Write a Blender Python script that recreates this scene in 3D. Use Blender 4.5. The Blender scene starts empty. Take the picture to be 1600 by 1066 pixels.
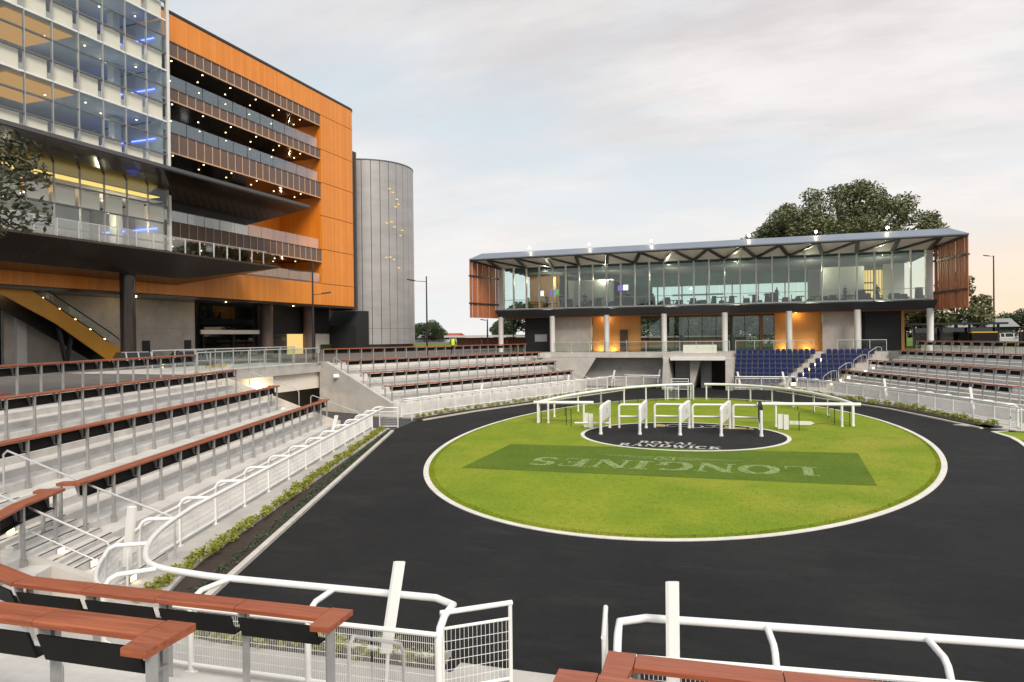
import bpy, bmesh, math, random
from mathutils import Vector, Matrix
RND = random.Random(11)
SC = bpy.context.scene
COL = SC.collection
rad = math.radians

# ------------------------------------------------------------------ camera
# frame of the place: origin = centre of the lawn, x across it, y along its long axis, z = 0 on the track
cam_d = bpy.data.cameras.new('camera')
cam = bpy.data.objects.new('camera', cam_d)
COL.objects.link(cam)
cam_d.sensor_width = 36.0
cam_d.lens = 24.75
cam_d.clip_start = 0.1
cam_d.clip_end = 3000
cam.matrix_world = (Matrix.Translation((4.05, -37.0, 5.0)) @ Matrix.Rotation(rad(20), 4, 'Z')
                    @ Matrix.Rotation(math.pi / 2 - 0.00636, 4, 'X') @ Matrix.Rotation(-0.011, 4, 'Z'))
SC.camera = cam
# ------------------------------------------------------------------ world, sun, exposure
SUN_AZ, SUN_EL = rad(140), rad(42)          # azimuth measured from +y towards +x
GLOW_AZ = rad(58)                          # where the sky is warm along the horizon
W = bpy.data.worlds.new('World')
SC.world = W
W.use_nodes = True
wn, wl = W.node_tree.nodes, W.node_tree.links
wn.clear()
def wnode(t, **kw):
    n = wn.new(t)
    for k, v in kw.items():
        setattr(n, k, v)
    return n
def wmath(op, a, b=None):
    n = wnode('ShaderNodeMath', operation=op)
    for i, q in enumerate((a, b)):
        if q is None: continue
        if isinstance(q, (int, float)): n.inputs[i].default_value = q
        else: wl.new(q, n.inputs[i])
    return n.outputs[0]
def wmix(f, a, b):
    n = wnode('ShaderNodeMix', data_type='RGBA')
    for s, q in ((0, f), (6, a), (7, b)):
        if isinstance(q, (int, float)): n.inputs[s].default_value = q
        elif isinstance(q, tuple): n.inputs[s].default_value = (*q, 1)
        else: wl.new(q, n.inputs[s])
    return n.outputs[2]
def wsmooth(v, lo, hi):
    n = wnode('ShaderNodeMapRange', interpolation_type='SMOOTHSTEP')
    wl.new(v, n.inputs[0]); n.inputs[1].default_value = lo; n.inputs[2].default_value = hi
    return n.outputs[0]
sky = wnode('ShaderNodeTexSky', sky_type='NISHITA', sun_disc=False)
sky.sun_elevation = SUN_EL
sky.sun_rotation = SUN_AZ
sky.air_density = 1.0; sky.dust_density = 3.0; sky.ozone_density = 1.0
tc = wnode('ShaderNodeTexCoord')
nrm = wnode('ShaderNodeVectorMath', operation='NORMALIZE'); wl.new(tc.outputs['Generated'], nrm.inputs[0])
sep = wnode('ShaderNodeSeparateXYZ'); wl.new(nrm.outputs[0], sep.inputs[0])
dz = wmath('MAXIMUM', sep.outputs[2], 0.0)
den = wmath('ADD', dz, 0.22)
cmb = wnode('ShaderNodeCombineXYZ')
wl.new(wmath('DIVIDE', sep.outputs[0], den), cmb.inputs[0]); wl.new(wmath('DIVIDE', sep.outputs[1], den), cmb.inputs[1])
def wnoise(scale, det, rough, off, stretch=(1, 1, 1)):
    mp = wnode('ShaderNodeMapping'); mp.inputs[1].default_value = off; mp.inputs[3].default_value = stretch
    mp.inputs[2].default_value = (0, 0, 0.5)
    wl.new(cmb.outputs[0], mp.inputs[0])
    n = wnode('ShaderNodeTexNoise'); n.inputs['Scale'].default_value = scale
    n.inputs['Detail'].default_value = det; n.inputs['Roughness'].default_value = rough
    wl.new(mp.outputs[0], n.inputs['Vector'])
    return n.outputs[0]
n1 = wnoise(0.75, 6, 0.55, (3.1, 1.7, 0), (1, 1.7, 1))
n2 = wnoise(1.6, 8, 0.6, (9.3, 4.4, 0), (1, 2.6, 1))
n3 = wnoise(0.42, 4, 0.5, (5.2, 8.8, 0))
K = 10.0                                  # the background runs at strength 0.1
def kc(r, g, b): return (r * K, g * K, b * K)
cloud_lo, cloud_hi = kc(0.56, 0.535, 0.54), kc(0.745, 0.72, 0.71)
blue = wmix(0.93, sky.outputs[0], kc(0.50, 0.60, 0.67))
cloud = wmix(wsmooth(n2, 0.30, 0.68), cloud_lo, cloud_hi)
azv = wmath('ADD', wmath('MULTIPLY', sep.outputs[0], math.sin(GLOW_AZ)), wmath('MULTIPLY', sep.outputs[1], math.cos(GLOW_AZ)))
cover = wmath('MULTIPLY', wsmooth(n1, 0.36, 0.60), wmath('ADD', 0.35, wmath('MULTIPLY', wsmooth(azv, -0.55, 0.35), 0.65)))
base = wmix(cover, blue, cloud)
base = wmix(wmath('MULTIPLY', wsmooth(n3, 0.50, 0.68), 0.5), base, kc(0.53, 0.495, 0.49))
# haze band near the horizon, whiter all round, warmer towards the set sun
hz = wmath('SUBTRACT', 1.0, wsmooth(dz, 0.0, 0.42))
base = wmix(wmath('MULTIPLY', hz, 0.75), base, kc(0.76, 0.735, 0.715))
az = wmath('ADD', wmath('MULTIPLY', sep.outputs[0], math.sin(GLOW_AZ)), wmath('MULTIPLY', sep.outputs[1], math.cos(GLOW_AZ)))
warm = wmath('MULTIPLY', wsmooth(az, 0.22, 1.0), wmath('SUBTRACT', 1.0, wsmooth(dz, 0.0, 0.19)))
base = wmix(wmath('MULTIPLY', warm, 0.75), base, kc(0.95, 0.60, 0.30))
bg = wnode('ShaderNodeBackground'); bg.inputs[1].default_value = 0.1
wl.new(base, bg.inputs[0])
wo = wnode('ShaderNodeOutputWorld'); wl.new(bg.outputs[0], wo.inputs[0])

sun_d = bpy.data.lights.new('sun', 'SUN')
sun_d.energy = 2.7; sun_d.angle = rad(26); sun_d.color = (1.0, 0.89, 0.76)
sun = bpy.data.objects.new('sun', sun_d); COL.objects.link(sun)
sun.location = (60, 30, 80)
sdir = Vector((math.sin(SUN_AZ) * math.cos(SUN_EL), math.cos(SUN_AZ) * math.cos(SUN_EL), math.sin(SUN_EL)))
sun.rotation_euler = sdir.to_track_quat('Z', 'Y').to_euler()
SC.view_settings.view_transform = 'Standard'
SC.view_settings.look = 'None'
SC.view_settings.exposure = 0.36
SC.view_settings.gamma = 1.0
SC.view_settings.use_curve_mapping = False
SC.render.engine = 'CYCLES'
SC.cycles.max_bounces = 5
SC.cycles.transparent_max_bounces = 16
SC.cycles.caustics_reflective = False
SC.cycles.caustics_refractive = False
SC.cycles.sample_clamp_indirect = 4.0

# ------------------------------------------------------------------ materials
MATS = {}
def mat(name, col, rough=0.6, metal=0.0, var=0.0, scale=3.0, bump=0.0, bscale=40.0, stretch=(1, 1, 1), emit=None, spec=0.5, col2=None, detail=6, coat=0.0, dirt=0.0, nrough=0.62):
    m = bpy.data.materials.new(name); m.use_nodes = True
    nt = m.node_tree; N, Lk = nt.nodes, nt.links
    p = N['Principled BSDF']
    p.inputs['Base Color'].default_value = (*col, 1)
    p.inputs['Roughness'].default_value = rough
    p.inputs['Metallic'].default_value = metal
    p.inputs['Specular IOR Level'].default_value = spec
    if coat: p.inputs['Coat Weight'].default_value = coat
    if emit:
        p.inputs['Emission Color'].default_value = (*emit[0], 1); p.inputs['Emission Strength'].default_value = emit[1]
    if var or bump or col2:
        g = N.new('ShaderNodeNewGeometry')
        mp = N.new('ShaderNodeMapping'); mp.inputs[3].default_value = stretch
        Lk.new(g.outputs['Position'], mp.inputs[0])
        if var or col2:
            nz = N.new('ShaderNodeTexNoise'); nz.inputs['Scale'].default_value = scale
            nz.inputs['Detail'].default_value = detail; nz.inputs['Roughness'].default_value = nrough
            Lk.new(mp.outputs[0], nz.inputs['Vector'])
            mr = N.new('ShaderNodeMapRange'); mr.inputs[1].default_value = 0.3; mr.inputs[2].default_value = 0.7
            Lk.new(nz.outputs[0], mr.inputs[0])
            mx = N.new('ShaderNodeMix'); mx.data_type = 'RGBA'
            a = tuple(c * (1 - var) for c in col); b = col2 or tuple(min(1, c * (1 + var)) for c in col)
            mx.inputs[6].default_value = (*a, 1); mx.inputs[7].default_value = (*b, 1)
            Lk.new(mr.outputs[0], mx.inputs[0])
            out = mx.outputs[2]
            if dirt:
                nd = N.new('ShaderNodeTexNoise'); nd.inputs['Scale'].default_value = 0.9; nd.inputs['Detail'].default_value = 9
                nd.inputs['Roughness'].default_value = 0.7
                Lk.new(g.outputs['Position'], nd.inputs['Vector'])
                md = N.new('ShaderNodeMapRange'); md.inputs[1].default_value = 0.45; md.inputs[2].default_value = 0.75
                md.inputs[4].default_value = dirt
                Lk.new(nd.outputs[0], md.inputs[0])
                m2 = N.new('ShaderNodeMix'); m2.data_type = 'RGBA'
                m2.inputs[7].default_value = (col[0] * .45, col[1] * .43, col[2] * .40, 1)
                Lk.new(md.outputs[0], m2.inputs[0]); Lk.new(out, m2.inputs[6]); out = m2.outputs[2]
            Lk.new(out, p.inputs['Base Color'])
        if bump:
            nb = N.new('ShaderNodeTexNoise'); nb.inputs['Scale'].default_value = bscale; nb.inputs['Detail'].default_value = 4
            Lk.new(mp.outputs[0], nb.inputs['Vector'])
            bp = N.new('ShaderNodeBump'); bp.inputs['Strength'].default_value = bump; bp.inputs['Distance'].default_value = 0.02
            Lk.new(nb.outputs[0], bp.inputs['Height']); Lk.new(bp.outputs[0], p.inputs['Normal'])
    MATS[name] = m
    return m
def glass(name, tint=(0.9, 0.97, 0.96), refl=1.0, rough=0.0, spec_tint=(1, 1, 1)):
    m = bpy.data.materials.new(name); m.use_nodes = True
    N, Lk = m.node_tree.nodes, m.node_tree.links
    N.clear()
    o = N.new('ShaderNodeOutputMaterial'); mx = N.new('ShaderNodeMixShader')
    tr = N.new('ShaderNodeBsdfTransparent'); tr.inputs[0].default_value = (*tint, 1)
    gl = N.new('ShaderNodeBsdfGlossy'); gl.inputs['Roughness'].default_value = rough; gl.inputs[0].default_value = (*spec_tint, 1)
    fr = N.new('ShaderNodeFresnel'); fr.inputs[0].default_value = 1.5
    ge = N.new('ShaderNodeNewGeometry'); io = N.new('ShaderNodeMapRange'); io.inputs[3].default_value = 1.5; io.inputs[4].default_value = 1 / 1.5   # same Fresnel on both faces of a pane
    Lk.new(ge.outputs['Backfacing'], io.inputs[0]); Lk.new(io.outputs[0], fr.inputs[0])
    ml = N.new('ShaderNodeMath'); ml.operation = 'MULTIPLY'; ml.inputs[1].default_value = refl; ml.use_clamp = True
    Lk.new(fr.outputs[0], ml.inputs[0]); Lk.new(ml.outputs[0], mx.inputs[0])
    Lk.new(tr.outputs[0], mx.inputs[1]); Lk.new(gl.outputs[0], mx.inputs[2]); Lk.new(mx.outputs[0], o.inputs[0])
    MATS[name] = m
    return m
def emis(name, col, s):
    m = bpy.data.materials.new(name); m.use_nodes = True
    N, Lk = m.node_tree.nodes, m.node_tree.links; N.clear()
    o = N.new('ShaderNodeOutputMaterial'); e = N.new('ShaderNodeEmission')
    e.inputs[0].default_value = (*col, 1); e.inputs[1].default_value = s
    Lk.new(e.outputs[0], o.inputs[0]); MATS[name] = m
    return m
def board_mat(name, col, col2, pitch, axis, rough=0.45, depth=0.6, groove=0.08):
    """boards of one width side by side along an axis: tone changes from board to board, thin joint between them"""
    m = bpy.data.materials.new(name); m.use_nodes = True
    N, Lk = m.node_tree.nodes, m.node_tree.links
    p = N['Principled BSDF']; p.inputs['Roughness'].default_value = rough
    g = N.new('ShaderNodeNewGeometry'); s = N.new('ShaderNodeSeparateXYZ'); Lk.new(g.outputs['Position'], s.inputs[0])
    d = N.new('ShaderNodeMath'); d.operation = 'DIVIDE'; d.inputs[1].default_value = pitch; Lk.new(s.outputs[axis], d.inputs[0])
    fl = N.new('ShaderNodeMath'); fl.operation = 'FLOOR'; Lk.new(d.outputs[0], fl.inputs[0])
    fc = N.new('ShaderNodeMath'); fc.operation = 'FRACT'; Lk.new(d.outputs[0], fc.inputs[0])
    wh = N.new('ShaderNodeTexWhiteNoise'); wh.noise_dimensions = '1D'; Lk.new(fl.outputs[0], wh.inputs['W'])
    nz = N.new('ShaderNodeTexNoise'); nz.inputs['Scale'].default_value = 0.6; nz.inputs['Detail'].default_value = 5
    Lk.new(g.outputs['Position'], nz.inputs['Vector'])
    av = N.new('ShaderNodeMath'); av.operation = 'MULTIPLY_ADD'; av.inputs[1].default_value = 0.5
    Lk.new(wh.outputs[0], av.inputs[0]); 
    hf = N.new('ShaderNodeMath'); hf.operation = 'MULTIPLY'; hf.inputs[1].default_value = 0.6; Lk.new(nz.outputs[0], hf.inputs[0])
    Lk.new(hf.outputs[0], av.inputs[2])
    mx = N.new('ShaderNodeMix'); mx.data_type = 'RGBA'; mx.inputs[6].default_value = (*col, 1); mx.inputs[7].default_value = (*col2, 1)
    Lk.new(av.outputs[0], mx.inputs[0])
    gt = N.new('ShaderNodeMath'); gt.operation = 'LESS_THAN'; gt.inputs[1].default_value = groove; Lk.new(fc.outputs[0], gt.inputs[0])
    m2 = N.new('ShaderNodeMix'); m2.data_type = 'RGBA'; m2.inputs[7].default_value = (col[0] * .45, col[1] * .45, col[2] * .45, 1)
    sc = N.new('ShaderNodeMath'); sc.operation = 'MULTIPLY'; sc.inputs[1].default_value = depth; Lk.new(gt.outputs[0], sc.inputs[0])
    Lk.new(sc.outputs[0], m2.inputs[0]); Lk.new(mx.outputs[2], m2.inputs[6])
    Lk.new(m2.outputs[2], p.inputs['Base Color'])
    MATS[name] = m
    return m

mat('concrete', (0.50, 0.475, 0.445), 0.85, var=0.10, scale=1.3, bump=0.25, bscale=30, dirt=0.35)
mat('concrete_step', (0.60, 0.58, 0.555), 0.8, var=0.10, scale=1.7, bump=0.2, bscale=25, dirt=0.4)
mat('concrete_wall', (0.53, 0.485, 0.43), 0.8, var=0.12, scale=0.8, bump=0.2, bscale=18, dirt=0.35)
mat('concrete_grey', (0.36, 0.35, 0.335), 0.8, var=0.12, scale=0.9, dirt=0.4)
mat('kerb', (0.55, 0.52, 0.47), 0.8, var=0.14, scale=3.0, dirt=0.3)
mat('ring_kerb', (0.68, 0.65, 0.60), 0.75, var=0.10, scale=3.0, dirt=0.25)
mat('asphalt', (0.055, 0.055, 0.058), 0.85, var=0.25, scale=0.6, bump=0.3, bscale=60)
mat('paving', (0.13, 0.115, 0.105), 0.8, var=0.2, scale=0.8, bump=0.2, bscale=30)
mat('rubber', (0.0125, 0.013, 0.0145), 0.82, var=0.5, scale=0.35, bump=0.8, bscale=45, stretch=(0.5, 3.0, 1), spec=0.22, detail=10)
mat('grass', (0.135, 0.185, 0.012), 0.75, var=0.0, col2=(0.235, 0.27, 0.020), scale=0.8, bump=1.0, bscale=30, spec=0.12, detail=14, nrough=0.78)
mat('grass_dark', (0.070, 0.125, 0.014), 0.8, var=0.1, col2=(0.105, 0.165, 0.018), scale=0.8, bump=1.0, bscale=30, spec=0.1, detail=14, nrough=0.8)
mat('grass_paint', (0.27, 0.34, 0.13), 0.8, var=0.0, col2=(0.17, 0.24, 0.07), scale=5.0, bump=0.8, bscale=22, spec=0.1, detail=12)
mat('lawn', (0.10, 0.15, 0.02), 0.8, var=0.3, scale=0.3, spec=0.1)
mat('white_paint', (0.80, 0.80, 0.79), 0.35, var=0.04, scale=2.5, coat=0.2)
mat('white_plastic', (0.78, 0.78, 0.76), 0.4, var=0.04, scale=2.0)
mat('white_line', (0.46, 0.44, 0.41), 0.8, var=0.35, scale=6)
mat('gold_paint', (0.46, 0.36, 0.12), 0.7, var=0.2, scale=5)
mat('timber', (0.27, 0.066, 0.026), 0.40, var=0.0, col2=(0.42, 0.125, 0.052), scale=2.2, stretch=(1, 1, 1), bump=0.12, bscale=60, detail=10, dirt=0.25)
mat('black_panel', (0.010, 0.0095, 0.009), 0.6, var=0.3, scale=2, spec=0.2)
mat('steel', (0.42, 0.42, 0.42), 0.45, metal=0.55, var=0.15, scale=4)
mat('steel_dark', (0.10, 0.10, 0.105), 0.5, metal=0.3, var=0.15, scale=4)
mat('steel_bright', (0.62, 0.62, 0.62), 0.35, metal=0.5, var=0.08, scale=3)
board_mat('orange', (0.68, 0.205, 0.018), (0.86, 0.310, 0.040), 0.30, 1, rough=0.38, depth=0.45)
board_mat('orange_x', (0.70, 0.19, 0.014), (0.80, 0.24, 0.024), 0.30, 0, rough=0.4, depth=0.45)
mat('orange_flat', (0.66, 0.30, 0.03), 0.4, var=0.08, scale=0.7)
mat('copper_trim', (0.72, 0.43, 0.26), 0.45, metal=0.2, var=0.1)
mat('perforated', (0.15, 0.105, 0.088), 0.6, var=0.12, scale=6, bump=0.5, bscale=90)
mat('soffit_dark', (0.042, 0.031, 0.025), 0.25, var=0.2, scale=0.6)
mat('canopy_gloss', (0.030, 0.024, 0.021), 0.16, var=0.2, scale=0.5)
mat('dark_metal', (0.020, 0.020, 0.022), 0.4, var=0.15, scale=2)
mat('black_clad', (0.014, 0.0145, 0.016), 0.7, var=0.2, scale=1.0, stretch=(1, 1, 6))
mat('roof_metal', (0.20, 0.23, 0.28), 0.4, metal=0.15, var=0.08, scale=0.5)
mat('fascia_grey', (0.052, 0.056, 0.064), 0.4, metal=0.2, var=0.1, scale=0.7)
mat('soffit_light', (0.80, 0.77, 0.74), 0.7, var=0.05, scale=1)
mat('mullion', (0.82, 0.82, 0.81), 0.4, metal=0.0, var=0.05)
mat('mullion_grey', (0.42, 0.425, 0.43), 0.4, metal=0.2, var=0.08)
mat('mullion_dark', (0.16, 0.165, 0.17), 0.4, metal=0.4)
mat('column_paint', (0.72, 0.71, 0.69), 0.6, var=0.06, scale=1.5)
mat('cream', (0.84, 0.78, 0.68), 0.7, var=0.05, scale=0.7)
mat('interior', (0.44, 0.46, 0.48), 0.8, var=0.1, scale=0.5)
mat('interior_light', (0.52, 0.50, 0.47), 0.8, var=0.05, scale=0.5)
mat('interior_teal', (0.20, 0.31, 0.30), 0.7, var=0.1, scale=0.5)
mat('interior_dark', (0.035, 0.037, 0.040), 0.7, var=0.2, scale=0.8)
mat('ply_wall', (0.50, 0.26, 0.075), 0.6, var=0.12, scale=1.0, stretch=(1, 1, 0.3))
mat('timber_slat', (0.36, 0.12, 0.052), 0.55, var=0.0, col2=(0.56, 0.225, 0.105), scale=1.4, stretch=(3, 3, 0.25), detail=8)
mat('drum_metal', (0.37, 0.365, 0.37), 0.42, metal=0.3, var=0.12, scale=0.25, bump=0.25, bscale=60, stretch=(1, 1, 3))
mat('mulch', (0.045, 0.030, 0.022), 0.95, var=0.4, scale=8, bump=1.0, bscale=50)
mat('leaf_hedge', (0.175, 0.20, 0.022), 0.55, var=0.0, col2=(0.30, 0.31, 0.035), scale=9)
mat('leaf_ground', (0.035, 0.068, 0.026), 0.6, var=0.3, scale=8)
mat('leaf_fig', (0.085, 0.10, 0.040), 0.5, var=0.0, col2=(0.17, 0.18, 0.075), scale=0.5)
mat('leaf_near', (0.026, 0.034, 0.012), 0.4, var=0.0, col2=(0.062, 0.070, 0.026), scale=3)
mat('leaf_far', (0.045, 0.070, 0.025), 0.6, var=0.35, scale=0.6)
mat('bark', (0.085, 0.062, 0.045), 0.9, var=0.25, scale=3, bump=0.8, bscale=14)
mat('seat_blue', (0.013, 0.022, 0.090), 0.42, var=0.15, scale=5)
mat('red_tile', (0.36, 0.085, 0.060), 0.8, var=0.15, scale=0.5)
mat('brick_red', (0.26, 0.125, 0.09), 0.9, var=0.2, scale=0.6)
mat('roof_white', (0.62, 0.60, 0.57), 0.6, var=0.05)
mat('roof_grey', (0.25, 0.245, 0.245), 0.6, var=0.1, scale=0.5)
mat('car_white', (0.70, 0.70, 0.69), 0.25, coat=0.6, var=0.02)
mat('car_silver', (0.42, 0.43, 0.44), 0.3, metal=0.6, coat=0.5, var=0.02)
mat('car_glass', (0.015, 0.017, 0.02), 0.08)
mat('tyre', (0.015, 0.015, 0.016), 0.8)
mat('hi_vis', (0.55, 0.78, 0.02), 0.6)
mat('cloth_dark', (0.014, 0.014, 0.017), 0.8)
mat('skin', (0.42, 0.26, 0.19), 0.6)
mat('hair', (0.03, 0.02, 0.015), 0.7)
mat('carpet_red', (0.42, 0.012, 0.030), 0.9, var=0.08)
mat('yellow_paint', (0.60, 0.36, 0.02), 0.5)
mat('sign_red', (0.55, 0.02, 0.02), 0.5)
mat('net_dark', (0.006, 0.020, 0.014), 0.6)
mat('furniture', (0.05, 0.035, 0.028), 0.6, var=0.3)
glass('glass_clear', (0.97, 0.985, 0.98), .6)
glass('glass_rail', (0.92, 0.965, 0.955), 1.3)
glass('glass_facade', (0.84, 0.90, 0.92), 0.8)
glass('glass_balcony', (0.95, 0.97, 0.965), 2.6)
glass('glass_pavilion', (0.86, 0.95, 0.935), 1.2)
glass('glass_dark', (0.30, 0.34, 0.34), 1.6)
emis('lamp_warm', (1.0, 0.78, 0.40), 7.0)
emis('lamp_flood', (1.0, 0.80, 0.52), 24.0)
emis('lamp_step', (1.0, 0.72, 0.34), 9.0)
emis('lamp_tube', (1.0, 0.93, 0.78), 6.0)
emis('lamp_blue', (0.08, 0.13, 1.0), 7.0)
emis('lamp_amber', (1.0, 0.50, 0.16), 0.52)
emis('lamp_gold', (1.0, 0.62, 0.14), 1.2)
emis('window_glow', (1.0, 0.66, 0.24), 0.9)
emis('screen_colour', (0.35, 0.12, 0.9), .7)
emis('screen_white', (0.9, 0.88, 0.9), 1.2)
emis('screen_green', (0.15, 0.8, 0.2), .5)

# --- timber: grain along each plank, each plank its own tone
def timber_mat(name, c0, c1, c2, rough, grain=(1.6, 26, 26)):
    m = bpy.data.materials.new(name); m.use_nodes = True
    N, Lk = m.node_tree.nodes, m.node_tree.links; p = N['Principled BSDF']; p.inputs['Roughness'].default_value = rough
    t = N.new('ShaderNodeTexCoord'); oi = N.new('ShaderNodeObjectInfo')
    ad = N.new('ShaderNodeVectorMath'); ad.operation = 'MULTIPLY_ADD'; ad.inputs[1].default_value = grain
    cb = N.new('ShaderNodeCombineXYZ'); ml = N.new('ShaderNodeMath'); ml.operation = 'MULTIPLY'; ml.inputs[1].default_value = 57.0
    Lk.new(oi.outputs['Random'], ml.inputs[0]); Lk.new(ml.outputs[0], cb.inputs[0]); Lk.new(ml.outputs[0], cb.inputs[1])
    Lk.new(t.outputs['Object'], ad.inputs[0]); Lk.new(cb.outputs[0], ad.inputs[2])
    nz = N.new('ShaderNodeTexNoise'); nz.inputs['Scale'].default_value = 1.0; nz.inputs['Detail'].default_value = 7; nz.inputs['Roughness'].default_value = .6; nz.inputs['Distortion'].default_value = .6
    Lk.new(ad.outputs[0], nz.inputs['Vector'])
    mr = N.new('ShaderNodeMapRange'); mr.inputs[1].default_value = .32; mr.inputs[2].default_value = .68; Lk.new(nz.outputs[0], mr.inputs[0])
    mx = N.new('ShaderNodeMix'); mx.data_type = 'RGBA'; mx.inputs[6].default_value = (*c0, 1); mx.inputs[7].default_value = (*c1, 1); Lk.new(mr.outputs[0], mx.inputs[0])
    m2 = N.new('ShaderNodeMix'); m2.data_type = 'RGBA'; m2.inputs[7].default_value = (*c2, 1); Lk.new(mx.outputs[2], m2.inputs[6])
    h = N.new('ShaderNodeMath'); h.operation = 'MULTIPLY'; h.inputs[1].default_value = .55; Lk.new(oi.outputs['Random'], h.inputs[0]); Lk.new(h.outputs[0], m2.inputs[0])
    Lk.new(m2.outputs[2], p.inputs['Base Color'])
    bp = N.new('ShaderNodeBump'); bp.inputs['Strength'].default_value = .25; bp.inputs['Distance'].default_value = .01; Lk.new(nz.outputs[0], bp.inputs['Height']); Lk.new(bp.outputs[0], p.inputs['Normal'])
    MATS[name] = m
timber_mat('timber', (0.19, 0.046, 0.020), (0.40, 0.115, 0.046), (0.31, 0.078, 0.036), 0.40)
timber_mat('timber_slat', (0.32, 0.105, 0.045), (0.52, 0.20, 0.092), (0.40, 0.14, 0.06), 0.55, (14, 14, .6))
# --- turf and rubber: layered noise, from patches of wear down to the grain of single tufts
def layered(name, pal, scales, rough, spec, bump, bsc, stretch=(1, 1, 1), speck=None):
    m = bpy.data.materials.new(name); m.use_nodes = True
    N, Lk = m.node_tree.nodes, m.node_tree.links; p = N['Principled BSDF']; p.inputs['Roughness'].default_value = rough; p.inputs['Specular IOR Level'].default_value = spec
    g = N.new('ShaderNodeNewGeometry'); mp = N.new('ShaderNodeMapping'); mp.inputs[3].default_value = stretch; Lk.new(g.outputs['Position'], mp.inputs[0])
    out = None
    for i, (sc, lo, hi, k) in enumerate(scales):
        nz = N.new('ShaderNodeTexNoise'); nz.inputs['Scale'].default_value = sc; nz.inputs['Detail'].default_value = 6; nz.inputs['Roughness'].default_value = .65
        Lk.new(mp.outputs[0] if i else g.outputs['Position'], nz.inputs['Vector'])
        mr = N.new('ShaderNodeMapRange'); mr.inputs[1].default_value = lo; mr.inputs[2].default_value = hi; mr.inputs[4].default_value = k; Lk.new(nz.outputs[0], mr.inputs[0])
        mx = N.new('ShaderNodeMix'); mx.data_type = 'RGBA'; mx.inputs[7].default_value = (*pal[i + 1], 1); Lk.new(mr.outputs[0], mx.inputs[0])
        if out is None: mx.inputs[6].default_value = (*pal[0], 1)
        else: Lk.new(out, mx.inputs[6])
        out = mx.outputs[2]
    Lk.new(out, p.inputs['Base Color'])
    nb = N.new('ShaderNodeTexNoise'); nb.inputs['Scale'].default_value = bsc; nb.inputs['Detail'].default_value = 3; Lk.new(mp.outputs[0], nb.inputs['Vector'])
    bp = N.new('ShaderNodeBump'); bp.inputs['Strength'].default_value = bump; bp.inputs['Distance'].default_value = .03; Lk.new(nb.outputs[0], bp.inputs['Height']); Lk.new(bp.outputs[0], p.inputs['Normal'])
    if speck:                                   # paint or mowing that lets the turf below show through
        o = N['Material Output']; tr = N.new('ShaderNodeBsdfTransparent'); ms = N.new('ShaderNodeMixShader')
        ns = N.new('ShaderNodeTexNoise'); ns.inputs['Scale'].default_value = speck[0]; ns.inputs['Detail'].default_value = 5; ns.inputs['Roughness'].default_value = .7; Lk.new(g.outputs['Position'], ns.inputs['Vector'])
        mr = N.new('ShaderNodeMapRange'); mr.inputs[1].default_value = speck[1]; mr.inputs[2].default_value = speck[2]; Lk.new(ns.outputs[0], mr.inputs[0])
        Lk.new(mr.outputs[0], ms.inputs[0]); Lk.new(tr.outputs[0], ms.inputs[1]); Lk.new(p.outputs[0], ms.inputs[2]); Lk.new(ms.outputs[0], o.inputs[0])
    MATS[name] = m
layered('grass', [(0.155, 0.235, 0.012), (0.245, 0.295, 0.020), (0.31, 0.29, 0.042), (0.10, 0.165, 0.008), (0.37, 0.41, 0.055)], [(.35, .35, .65, 1), (.17, .50, .70, .75), (5.0, .48, .72, .55), (17, .52, .72, .6)], .75, .12, 1.0, 26)
layered('grass_dark', [(0.085, 0.145, 0.014), (0.12, 0.18, 0.018), (0.055, 0.10, 0.010), (0.16, 0.21, 0.035)], [(.5, .35, .65, 1), (5.0, .48, .72, .55), (17, .52, .72, .5)], .8, .1, 1.0, 26, speck=(11, .28, .44))
layered('grass_paint', [(0.24, 0.32, 0.115), (0.30, 0.37, 0.16), (0.14, 0.22, 0.05), (0.36, 0.42, 0.22)], [(.9, .4, .6, 1), (6.0, .45, .7, .6), (19, .52, .72, .5)], .8, .1, .8, 26, speck=(9, .34, .52))
layered('rubber', [(0.0095, 0.0100, 0.0115), (0.0185, 0.0188, 0.0195), (0.036, 0.035, 0.034), (0.0045, 0.0045, 0.005), (0.055, 0.054, 0.052)], [(.22, .38, .62, 1), (.45, .54, .72, .6), (2.2, .5, .7, .6), (30, .58, .72, .6)], .8, .25, .9, 55, stretch=(.7, 1.8, 1))
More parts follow.
